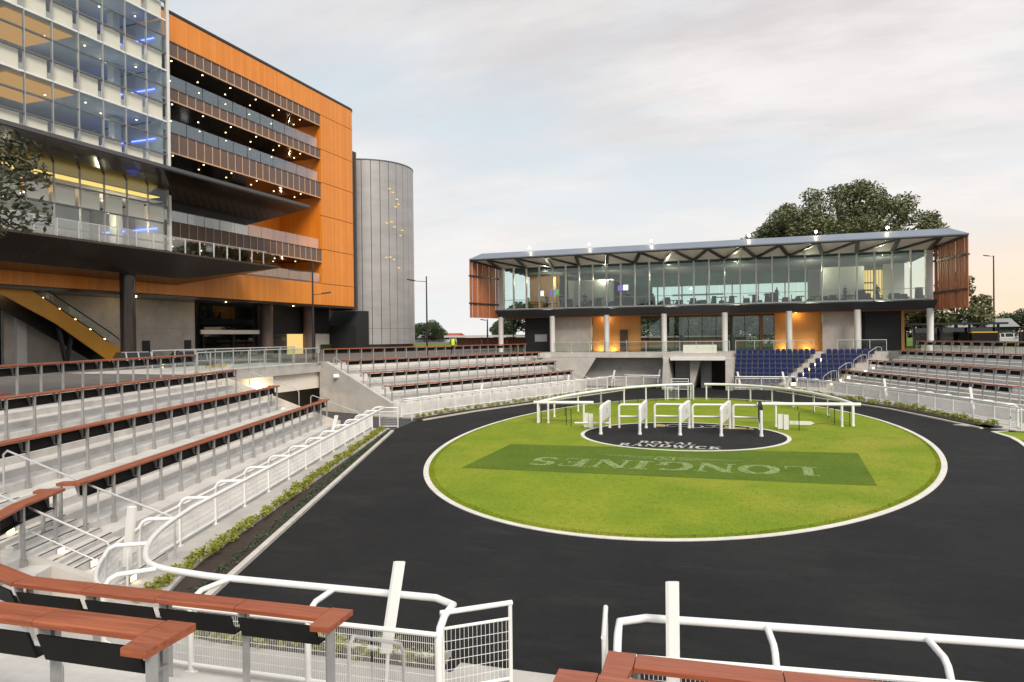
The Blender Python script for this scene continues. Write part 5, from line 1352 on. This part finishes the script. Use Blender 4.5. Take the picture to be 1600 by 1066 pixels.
for i, (x, z, m) in enumerate(((-20.6, 9.6, 'screen_white'), (-19.3, 9.7, 'screen_colour'), (-18.85, 9.7, 'screen_green'), (-11.5, 9.9, 'screen_colour'), (-10.9, 9.95, 'screen_white'))):
    bxs('screen', m, pv, x, x + .55, 40.0, 40.06, z, z + .6)
lcl = random.Random(5)
for i in range(34):                          # dark banquettes and planters along the window
    x = PX0 + 6.5 + i * 1.05 + lcl.uniform(-.3, .3); y = PY + lcl.uniform(1.4, 4.5); w = lcl.uniform(.5, 1.1); h = lcl.uniform(.55, 1.25)
    o = MB(); o.box(x - w / 2, x + w / 2, y - .35, y + .35, 7.965, 7.965 + .45); o.extr([(x - w / 2, y + .36, 7.965), (x + w / 2, y + .36, 7.965), (x + w * .42, y + .36, 7.965 + h), (x - w * .42, y + .36, 7.965 + h)], (0, .14, 0)); o.build('banquette', 'furniture', pv)
for i in range(26):
    x = PX0 + 1.2 + i * 1.55 + lcl.uniform(-.3, .3); y = PY + lcl.uniform(2.0, 9.0); h = lcl.choice((.75, .8, 1.05)); w = lcl.uniform(.5, 1.3)
    o = MB(); o.box(x - w / 2, x + w / 2, y - .4, y + .4, 7.97 + h - .06, 7.97 + h); o.box(x - .05, x + .05, y - .05, y + .05, 7.97, 7.97 + h); o.build('table', 'furniture', pv)
    o = MB(); o.box(x - w / 2 - .5, x - w / 2 - .1, y - .2, y + .2, 7.97, 8.45); o.box(x - w / 2 - .5, x - w / 2 - .44, y - .2, y + .2, 8.4, 8.9); o.build('chair', 'furniture', pv)
for x in (-22, -16, -10, -4, 2, 8, 14): 
    inst('downlight', ME_DL, pv, (x, 39.5, 12.54), 0, (.7, .7, 1)); inst('downlight', ME_DL, pv, (x + 2, 43.5, 12.54), 0, (.7, .7, 1))
for x in (-20, -13, -6, 1): lamp('pavilion_fill', (x, 40.5, 11.4), 300, (1, .82, .6), 1.5)  # added fill lights, no fixture, hung in mid-air to brighten the upper floor
for x in (8, 14.5): lamp('pavilion_fill', (x, 39.6, 11.4), 300, (1, .84, .6), 1.5)
# lower storey between the columns
bxs('kiosk_wall', 'black_clad', pv, -21.4, -18.25, 37.4, 40.5, CZL, 7.02)
bxs('kiosk_shutter', 'steel', pv, -20.3, -18.9, 37.33, 37.4, CZL + 1.1, 5.2)
bxs('concrete_wall', 'concrete_wall', pv, -18.1, -13.9, 37.3, 37.6, CZL, 7.02)
s = MB(); s.box(-13.9, -8.7, 38.0, 38.3, CZL, 7.02); s.build('ply_wall', 'ply_wall', pv)
bxs('door', 'furniture', pv, -10.9, -10.05, 37.93, 37.99, CZL, 5.6)
bxs('door_handle', 'steel_bright', pv, -10.25, -10.18, 37.89, 37.93, 4.2, 4.5)
for i in range(9): 
    x = -8.4 + i * 1.45
    bxs('lower_pane', 'glass_pavilion', pv, x, x + 1.40, 41.0, 41.03, CZL, 6.95); bxs('lower_mullion', 'dark_metal', pv, x - .04, x + .02, 40.98, 41.06, CZL, 6.98)
for x in (-6.4, 3.4): bxs('timber_post', 'timber_slat', pv, x - .14, x + .14, 39.6, 39.9, CZL, 7.0)
bxs('ply_wall', 'ply_wall', pv, 4.65, 9.0, 38.0, 38.3, CZL, 7.02)
bxs('concrete_wall', 'concrete_wall', pv, 9.0, 12.4, 37.3, 37.6, CZL, 7.02)
bxs('kiosk_wall', 'black_clad', pv, 12.75, 15.75, 37.6, 40.5, CZL, 7.02)
bxs('ply_edge', 'ply_wall', pv, 15.78, 16.05, 37.5, 40.5, CZL, 7.02)
for x in (-13.0, -11.6, 5.5, 7.6): lamp('wall_uplight', (x, 37.5, CZL + .15), 42, (1, .60, .18), .5, rot=(math.pi, 0, 0))
for x in (-12.4, 6.6): lamp('wall_downlight', (x, 37.4, 6.9), 34, (1, .62, .2), .4)
# ================================================================== VEGETATION
def leaf_cloud(s, c, r, n, size, rnd, squash=.8, elong=1.9):
    for _ in range(n):
        while True:
            p = V(rnd.uniform(-1, 1), rnd.uniform(-1, 1), rnd.uniform(-1, 1))
            if .25 < p.length < 1: break
        q = V(c[0] + p.x * r, c[1] + p.y * r, c[2] + p.z * r * squash)
        a = V(rnd.gauss(0, 1), rnd.gauss(0, 1), rnd.gauss(0, .6)).normalized(); b = a.cross(V(rnd.gauss(0, 1), rnd.gauss(0, 1), rnd.gauss(0, 1))).normalized()
        l = size * rnd.uniform(.6, 1.25); w = l / elong
        i = len(s.v)
        s.v += [tuple(q - a * l * .5), tuple(q + b * w * .5), tuple(q + a * l * .5), tuple(q - b * w * .5)]
        s.f.append((i, i + 1, i + 2, i + 3))
def tree(name, label, base, trunk_h, trunk_r, clumps, nleaf, size, m, seed, group=None, elong=1.9, cat='tree'):
    rnd = random.Random(seed)
    o = thing(name, label, cat, base, group)
    s = MB(); top = V(*base) + V(0, 0, trunk_h)
    s.tube([V(*base), V(*base) + V(.05, .02, trunk_h * .5), top], trunk_r, 10, trunk_r * .7)
    for c, r in clumps[::2]:
        mid = top.lerp(V(*c), .5) + V(rnd.uniform(-.3, .3), rnd.uniform(-.3, .3), -.1 * r)
        s.tube([top - V(0, 0, .2), mid, V(*c)], trunk_r * .38, 6, trunk_r * .08)
    s.build('trunk', 'bark', o, True)
    s = MB()
    for c, r in clumps: leaf_cloud(s, c, r, int(nleaf * r * r), size, rnd, elong=elong)
    s.build('crown', m, o, fix=False)
    return o
def dome(cx, cy, cz, rx, ry, rz, n, r0, r1, seed, low=0.0, inner=.35):
    rnd = random.Random(seed); out = []
    while len(out) < n:
        u = rnd.uniform(0, 2 * math.pi); v = rnd.uniform(low, 1.0); k = 1 if rnd.random() > inner else rnd.uniform(.5, .9)
        h = math.sqrt(max(0, 1 - v * v))
        out.append(((cx + rx * h * math.cos(u) * k, cy + ry * h * math.sin(u) * k, cz + rz * v * k), rnd.uniform(r0, r1)))
    return out
fig = dome(13.5, 62, 15.3, 10.5, 7, 7.7, 165, 1.0, 1.75, 3, low=-.02) + [((1.5 + i * .8, 61, 16.8 + .36 * i + .3 * (i % 2)), 1.25) for i in range(8)] + [((22.0 + i * .8, 61, 17.4 - .35 * i), .9) for i in range(3)]
tree('fig_tree', 'huge spreading dark fig tree rising behind the pavilion roof', (13.4, 62, CZL), 9.5, 1.1, fig, 105, .40, 'leaf_fig', 21)
near = dome(-16.95, -24.6, 9.2, 2.3, 2.3, 1.9, 40, .5, .8, 8, low=-.6)
tree('broadleaf_tree', 'dark broadleaf tree reaching in at the left edge of the picture', (-19.0, -26.2, CZL), 3.6, .17, near, 300, .25, 'leaf_near', 5, elong=2.6)
bgt = [('rounded green tree just right of the right timber screen', 22.9, 50, 2.6, 7.6, 'leaf_fig'), ('green tree seen under the right end of the pavilion', 19.0, 56, 3.4, 4.6, 'leaf_fig'),
       ('dark green tree far right on the horizon', 53.0, 95, 6.5, 8.0, 'leaf_far'), ('low green tree far right against the sunset', 46.0, 105, 5.0, 5.0, 'leaf_far'), ('wide green tree at the right edge of the picture', 62.0, 98, 7.5, 9.5, 'leaf_far'),
       ('bushy tree seen under the left end of the pavilion', -31.0, 66, 4.6, 7.0, 'leaf_far'), ('tree seen through the lower glazing left of centre', -13.0, 82, 5.5, 5.6, 'leaf_far'), ('tree seen through the lower glazing right of centre', -3.0, 92, 6, 5.8, 'leaf_far'),
       ('round tree seen through the lower glazing at the right', 7.5, 84, 4.6, 5.2, 'leaf_far'), ('small tree beside the red roofed house', -82.0, 190, 4.0, 6, 'leaf_far'), ('dark treetop left of the red roofed house', -112.0, 190, 6.0, 7, 'leaf_far'), ('small pale tree at the right end of the far shed', -26.0, 75, 3.2, 5.2, 'leaf_far')]
for i, (lb, x, y, r, h, m) in enumerate(bgt):
    cl = dome(x, y, CZL + h * .45, r, r, h * .55, 26, r * .24, r * .42, 40 + i, low=-.25)
    tree('background_tree', lb, (x, y, CZL), h * .45, .22, cl, 260 / (r * .3) ** .5, .42, m, 70 + i, 'trees beyond the stands')
hd = [('clipped hedge along the car park on the far right', 30, 60, 70, 1.9), ('low hedge in front of the houses seen through the pavilion', -22, 12, 74, 1.6)]
for i, (lb, x0, x1, y, h) in enumerate(hd):
    rnd = random.Random(90 + i); o = thing('hedge', lb, 'hedge', ((x0 + x1) / 2, y, CZL)); s = MB(); x = x0
    while x < x1:
        leaf_cloud(s, (x, y, CZL + h * .5), h * .62, 70, .34, rnd); x += h * .5
    s.build('foliage', 'leaf_far', o, fix=False)
# shrubs in the flower beds
SH = []
for k in range(4):
    rnd = random.Random(200 + k); s = MB()
    for _ in range(5): leaf_cloud(s, (rnd.uniform(-.1, .1), rnd.uniform(-.1, .1), .20 + rnd.uniform(-.05, .08)), .14, 26, .085, rnd, elong=1.7)
    SH.append(s.mesh('shrub', 'leaf_hedge', fix=False))
rnd = random.Random(77)
def plant_row(path, step, jit, label, group, sc=1.0, z=.05):
    for i, p in enumerate(resample(path, step)):
        o = bpy.data.objects.new('shrub', SH[rnd.randrange(4)]); COL.objects.link(o)
        o.location = (p[0] + rnd.uniform(-jit, jit), p[1] + rnd.uniform(-jit, jit), z); o.rotation_euler = (0, 0, rnd.uniform(0, 6.28))
        k = sc * rnd.uniform(.8, 1.2); o.scale = (k, k, k * rnd.uniform(.85, 1.15))
        tag(o, label, 'shrub', group)
bl = off(bin_, -.20)
plant_row(bl[3:][::-1] if False else [bl[3], bl[4], bl[5]], .36, .05, 'small yellow-green shrub in the long bed beside the left fence', 'shrubs in the left bed', .86)
plant_row([bl[0], bl[1], bl[2]], .40, .05, 'small yellow-green shrub in the bed behind the foreground fence', 'shrubs in the foreground bed', 1.05)
plant_row(off(FENCE_FL, -1.25), .62, .06, 'small shrub in the bed below the far left fence', 'shrubs in the far left bed', 1.0)
plant_row(off(FENCE_R, -1.25), .55, .06, 'small shrub in the bed below the right fence', 'shrubs in the right bed', 1.15)
plant_row([(-8.2, 28.6), (-5.6, 28.4)], .6, .05, 'small shrub at the foot of the short fence left of the tunnel', 'shrubs left of the tunnel', 1.0, 0.0)
s = MB(); rnd2 = random.Random(5)
for p in resample(off(bedk, .22)[2:], .07):
    leaf_cloud(s, (p[0] + rnd2.uniform(-.10, .10), p[1] + rnd2.uniform(-.1, .1), .10), .10, 7, .07, rnd2, squash=.6)
o = s.build('ground_cover', 'leaf_ground', fix=False); tag(o, 'dark green ground cover along the kerb of the left bed', 'ground cover', kind='stuff')
# ================================================================== LAMP POSTS, CARS, PEOPLE, BACKGROUND
def lamp_post(x, y, h, arms, label, r=.08):
    o = thing('lamp_post', label, 'lamp post', (x, y, CZL), 'dark lamp posts')
    s = MB(); s.cyl(x, y, CZL, CZL + h, r, 10, r * .6); s.build('pole', 'dark_metal', o, True)
    for (dx, dy, z) in arms:
        s = MB(); s.tube([(x, y, CZL + z), (x + dx, y + dy, CZL + z + .05)], .03, 6); s.build('arm', 'dark_metal', o)
        l = math.hypot(dx, dy); ux, uy = dx / l, dy / l
        s = MB(); s.bar((x + dx, y + dy, CZL + z + .08), (x + dx + ux * .75, y + dy + uy * .75, CZL + z + .20), .28, .09); hd_ = s.build('lamp_head', 'dark_metal', o)
        s = MB(); s.bar((x + dx + ux * .1, y + dy + uy * .1, CZL + z + .03), (x + dx + ux * .7, y + dy + uy * .7, CZL + z + .13), .2, .02); s.build('lens', 'roof_white', hd_)
    return o
lamp_post(-30.8, 11.4, 7.9, [(-.95, -.6, 7.15), (.55, .4, 5.3)], 'black two armed lamp post in front of the orange grandstand', .10)
lamp_post(-25.8, 21.9, 7.4, [(-.9, -.55, 6.9)], 'black lamp post with one arm right of the drum tower', .09)
lamp_post(34.1, 80.0, 12.4, [(-.5, 0, 12.3)], 'tall thin lamp post standing alone far right', .13)
lamp_post(50, 150, 9, [(-.6, 0, 8.9)], 'distant lamp post low on the right horizon', .12)
lamp_post(-33.5, 56, 4.2, [(-.3, 0, 4.0)], 'short dark post beside the drum lamp post', .14)
lamp_post(-25.6, 45, 4.0, [(.2, 0, 3.9)], 'thin dark post under the left timber screen', .08)
lamp_post(-22.3, 40, 3.9, [(.2, 0, 3.8)], 'thin dark post left of the black kiosk', .10)
def car(name, loc, rz, m, label, suv=True):
    o = thing(name, label, 'car', loc, 'parked cars', rz)
    H = 1.75 if suv else 1.45
    body = [(-2.2, .35), (-2.25, .75), (-2.15, .98), (-1.1 if not suv else -1.0, 1.05), (2.1 if suv else 1.9, 1.0), (2.25, .8), (2.25, .35)]
    s = MB(); s.extr([(x, -.88, z) for x, z in body], (0, 1.76, 0)); b = s.build('body', m, o)
    bev = b.modifiers.new('b', 'BEVEL'); bev.width = .08; bev.segments = 3
    cab = [(-1.05, 1.0), (-.25, H - .05), (0, H), (1.75 if suv else 1.0, H), (2.12 if suv else 1.75, 1.0)]
    s = MB(); n = len(cab)
    vs = [(x, -.84, z) if z < 1.1 else (x, -.66, z) for x, z in cab] + [(x, .84, z) if z < 1.1 else (x, .66, z) for x, z in cab]
    s.add(vs, [tuple(range(n)), tuple(range(n, 2 * n))[::-1]] + [(i, (i + 1) % n, n + (i + 1) % n, n + i) for i in range(n)]); s.build('windows', 'car_glass', o)
    s = MB(); s.box(-.1, 1.7 if suv else .95, -.67, .67, H - .02, H + .04); s.build('roof', m, o)
    for sd in (-1, 1):
        for x in (-.3, .55, 1.35 if suv else 1.0):
            s = MB(); s.bar((x, sd * .86, 1.0), (x + .08, sd * .68, H), .09, .05, (0, 1, 0)); s.build('pillar', m, o)
        for x in (-1.4, 1.4):
            s = MB(); s.tube([(x, sd * .70, .34), (x, sd * .93, .34)], .34, 18); w = s.build('tyre', 'tyre', o, True)
            s = MB(); s.tube([(x, sd * .90, .34), (x, sd * .945, .34)], .2, 12); s.build('rim', 'steel_bright', w, True)
        s = MB(); s.box(-2.27, -2.16, sd * .60 - .18, sd * .60 + .18, .68, .86); s.build('headlight', 'screen_white' if False else 'roof_white', o)
        s = MB(); s.box(2.2, 2.27, sd * .68 - .1, sd * .68 + .1, .65, .95); s.build('tail_light', 'sign_red', o)
        s = MB(); s.box(-.75, -.55, sd * .98 - .08, sd * .98 + .08, 1.0, 1.15); s.build('mirror', m, o)
    s = MB(); s.box(-2.3, -2.22, -.26, .26, .42, .54); s.build('number_plate', 'yellow_paint', o)
    return o
car('parked_car', (-38.0, 6.6, 2.42), rad(-115), 'car_silver', 'silver four-wheel drive parked under the grandstand, nearest the glass doors')
car('parked_car', (-38.8, 2.2, 2.42), rad(-118), 'car_silver', 'darker parked car behind the silver four-wheel drive')
car('parked_car', (31.0, 61, CZL), rad(160), 'car_white', 'white hatchback parked beyond the right stand', False)
car('parked_car', (22.5, 57.5, CZL), rad(170), 'car_silver', 'pale parked car seen under the right end of the pavilion', False)
# red carpet and yellow bollard strip on the left concourse
o = thing('red_carpet', 'strip of bright red carpet on the left concourse', 'carpet', (-18.5, -17, CZL)); s = MB(); 
d, n_ = nrm2(lseg[0], lseg[1]); A = on(lseg, 3, 2.0, 8.2); 
s.prism([(A[0][0] + n_[0] * .9, A[0][1] + n_[1] * .9), (A[1][0] + n_[0] * .9, A[1][1] + n_[1] * .9), (A[1][0] + n_[0] * 1.5, A[1][1] + n_[1] * 1.5), (A[0][0] + n_[0] * 1.5, A[0][1] + n_[1] * 1.5)], CZL, CZL + .02); s.build('strip', 'carpet_red', o)
o = thing('wheel_stop', 'yellow painted kerb at the foot of the escalator', 'kerb', (-33, 1, CZL)); s = MB(); s.bar((-27.0, -4.2, CZL + .1), (-27.9, -1.8, CZL + .1), .3, .2); s.build('block', 'yellow_paint', o)
# people
def figure_mesh(pose):
    J = {'pelvis': (0, 0, .95), 'spine': (0, 0, 1.18), 'chest': (0, .0, 1.38), 'neck': (0, .01, 1.51), 'head': (0, -.02, 1.62), 'crown': (0, -.01, 1.74)}
    st = pose
    for sd, nm in ((-1, 'l'), (1, 'r')):
        J['sh' + nm] = (sd * .19, 0, 1.43); J['el' + nm] = (sd * .28, .02, 1.16); J['wr' + nm] = (sd * .27, -.10, .93); J['ha' + nm] = (sd * .26, -.14, .83)
        J['hip' + nm] = (sd * .10, 0, .90); J['kn' + nm] = (sd * (.11 + st), -.03, .50); J['an' + nm] = (sd * (.12 + st * 2), .03, .09); J['toe' + nm] = (sd * (.13 + st * 2), -.16, .04)
    R_ = {'pelvis': (.15, .11), 'spine': (.14, .10), 'chest': (.16, .11), 'neck': (.06, .06), 'head': (.085, .10), 'crown': (.06, .07), 'sh': .075, 'el': .05, 'wr': .035, 'ha': .045, 'hip': .10, 'kn': .065, 'an': .045, 'toe': .04}
    names = list(J); idx = {n: i for i, n in enumerate(names)}
    E = [('pelvis', 'spine'), ('spine', 'chest'), ('chest', 'neck'), ('neck', 'head'), ('head', 'crown')]
    for nm in 'lr': E += [('chest', 'sh' + nm), ('sh' + nm, 'el' + nm), ('el' + nm, 'wr' + nm), ('wr' + nm, 'ha' + nm), ('pelvis', 'hip' + nm), ('hip' + nm, 'kn' + nm), ('kn' + nm, 'an' + nm), ('an' + nm, 'toe' + nm)]
    me = bpy.data.meshes.new('person_rig'); me.from_pydata([J[n] for n in names], [(idx[a], idx[b]) for a, b in E], [])
    ob = bpy.data.objects.new('person_rig', me); COL.objects.link(ob)
    md = ob.modifiers.new('skin', 'SKIN'); 
    for n in names:
        r = R_.get(n) or R_[n[:-1]]
        me.skin_vertices[0].data[idx[n]].radius = r if isinstance(r, tuple) else (r, r)
    me.skin_vertices[0].data[0].use_root = True
    sb = ob.modifiers.new('sub', 'SUBSURF'); sb.levels = 1; sb.render_levels = 1
    dg = bpy.context.evaluated_depsgraph_get(); out = bpy.data.meshes.new_from_object(ob.evaluated_get(dg)); out.name = 'body'
    bpy.data.objects.remove(ob); bpy.data.meshes.remove(me)
    out.polygons.foreach_set('use_smooth', [True] * len(out.polygons))
    out.materials.clear()
    for m in ('cloth_dark', 'skin', 'hair'): out.materials.append(MATS[m])
    for p in out.polygons:
        c = p.center
        p.material_index = 2 if c.z > 1.66 or (c.z > 1.58 and c.y > .02) else (1 if c.z > 1.50 or (c.z < .95 and abs(c.x) > .2 and c.z > .75) else 0)
    return out
BODY = figure_mesh(.05); BODY2 = figure_mesh(.015)
def person(loc, rz, label, me=None):
    o = thing('person', label, 'person', loc, None, rz); put('body', me or BODY, o); return o
for x, y, rz, lb, me in ((-14.9, 38.6, .4, 'person in dark clothes standing legs apart in the upper pavilion window, before the pale wall', BODY), (-19.2, 38.4, 1.2, 'person in dark clothes at the tables near the left end of the upper pavilion', BODY2),
                     (-17.5, 38.2, 2.6, 'person in dark clothes beside the white post in the upper pavilion', BODY2), (-10.2, 39.0, .2, 'person in dark clothes by the coloured screen in the upper pavilion', BODY), (-7.6, 38.8, 4.0, 'person in dark clothes right of the coloured screen', BODY2),
                     (4.9, 39.2, 1.0, 'person in dark clothes right of centre in the upper pavilion', BODY), (11.2, 39.6, 2.0, 'person in dark clothes left of the lit shelves', BODY2), (14.0, 39.4, .3, 'person in dark clothes in front of the lit shelves', BODY)):
    person((x, y, 7.965), rz, lb, me)
hv = person((-25.3, 26.5, CZL), .5, 'person in a yellow high visibility vest on the far concourse', BODY2)
s = MB(); n = 12
prof = [(.92, .185, .15), (1.1, .18, .14), (1.3, .215, .15), (1.44, .20, .13), (1.50, .10, .09)]
s.add([(a * math.cos(2 * math.pi * i / n), b * math.sin(2 * math.pi * i / n), z) for z, a, b in prof for i in range(n)], [(k * n + i, k * n + (i + 1) % n, (k + 1) * n + (i + 1) % n, (k + 1) * n + i) for k in range(len(prof) - 1) for i in range(n)])
put('vest', s.mesh('vest', 'hi_vis', True), hv)
# background buildings
def gable(name, label, x0, x1, y0, y1, h, rh, wm, rm, along_x=True):
    o = thing(name, label, 'house', ((x0 + x1) / 2, (y0 + y1) / 2, CZL))
    bxs('wall', wm, o, x0, x1, y0, y1, CZL, CZL + h)
    ym = (y0 + y1) / 2; s = MB(); s.extr([(x0 - .6, y0 - .6, CZL + h), (x0 - .6, y1 + .6, CZL + h), (x0 - .6, ym, CZL + h + rh)], (x1 - x0 + 1.2, 0, 0)); s.build('roof', rm, o)
    k = max(2, int((x1 - x0) / 4))
    for i in range(k):
        xx = x0 + (i + .5) * (x1 - x0) / k; bxs('window', 'car_glass', o, xx - .7, xx + .7, y0 - .05, y0 - .01, CZL + 1.0, CZL + 2.2)
    return o
gable('house', 'red roofed house far off between the drum tower and the pavilion', -114, -103, 196, 206, 1.7, 1.5, 'roof_white', 'red_tile')
gable('house', 'small dark roofed house left of the red roofed house', -121, -115.5, 198, 206, 1.6, .9, 'concrete_grey', 'roof_grey')
gable('house', 'brick house with grey roof seen through the lower pavilion glazing', -12, -1, 96, 104, 2.8, 2.2, 'brick_red', 'roof_grey')
gable('house', 'white walled house with grey roof seen through the lower pavilion glazing at right', 3, 14, 92, 100, 2.6, 2.0, 'roof_white', 'roof_grey')
gable('house', 'dark low house with grey roof behind the right car park', 30, 41, 96, 104, 2.4, 1.4, 'interior_dark', 'roof_grey')
o = thing('long_shed', 'long low shed with flat white roof beyond the left concourse', 'shed', (-34, 62, CZL))
bxs('wall', 'brick_red', o, -40.5, -26.0, 61, 66, CZL, 4.9)
bxs('roof', 'roof_white', o, -42.0, -25.0, 59.5, 67, 4.95, 5.25)
for x in (-40, -36, -32, -28): bxs('post', 'steel_dark', o, x - .06, x + .06, 59.8, 59.92, CZL, 4.94)
o = thing('low_block', 'low brick block seen behind the lower pavilion glazing', 'building', (-8, 70, CZL)); bxs('wall', 'brick_red', o, -16, 1, 69, 71, CZL, 4.6); bxs('roof', 'roof_grey', o, -16.4, 1.4, 68.6, 71.4, 4.6, 4.85)
o = thing('bus_shelter', 'dark flat roofed shelter right of the pavilion', 'shelter', (22, 47, CZL))
bxs('roof', 'dark_metal', o, 17.6, 26.5, 45.6, 48.0, 5.7, 5.9)
for x in (18.4, 20.9, 23.4, 25.9): bxs('post', 'dark_metal', o, x - .1, x + .1, 46.6, 46.8, CZL, 5.7)
bxs('back_panel', 'glass_dark', o, 18.4, 25.9, 47.4, 47.45, CZL + .3, 5.4)
o = thing('black_kiosk', 'black counter with a yellow top edge on the right concourse', 'kiosk', (24, 45, CZL)); bxs('counter', 'black_panel', o, 22.9, 25.0, 43.6, 44.8, CZL, 4.85); bxs('top', 'yellow_paint', o, 22.86, 25.04, 43.56, 44.84, 4.86, 4.98)
o = thing('black_barrier', 'long black barrier at the right edge beyond the top rail', 'barrier', (33, 55, CZL)); bxs('panel', 'black_panel', o, 29.5, 40, 53.0, 53.3, CZL + .1, 4.95); 
for x in (29.6, 33, 36.5, 39.9): bxs('post', 'dark_metal', o, x - .06, x + .06, 52.92, 52.99, CZL, 5.0)
o = thing('water_tank', 'pale dome shaped tank behind the far shed', 'tank', (-28.5, 76, CZL)); s = MB()
s.add([(-28.5 + 1.6 * math.cos(2 * math.pi * i / 16) * math.cos(j * math.pi / 12), 76 + 1.6 * math.sin(2 * math.pi * i / 16) * math.cos(j * math.pi / 12), 4.6 + 1.7 * math.sin(j * math.pi / 12)) for j in range(7) for i in range(16)], [(j * 16 + i, j * 16 + (i + 1) % 16, (j + 1) * 16 + (i + 1) % 16, (j + 1) * 16 + i) for j in range(6) for i in range(16)])
s.build('dome', 'roof_white', o, True); bxs('base', 'roof_white', o, -29.6, -27.4, 75.2, 76.8, CZL, 4.6)
o = thing('apartment_block', 'pale grey apartment block far behind the left end of the pavilion', 'building', (-38, 150, CZL)); bxs('wall', 'concrete_grey', o, -46, -32, 148, 158, CZL, 13)
for j in range(3):
    for i in range(5): bxs('window', 'car_glass', o, -45 + i * 2.6, -43.6 + i * 2.6, 147.9, 147.98, 4.6 + j * 2.8, 6.0 + j * 2.8)
bxs('roof', 'roof_grey', o, -46.4, -31.6, 147.6, 158.4, 13, 13.4)
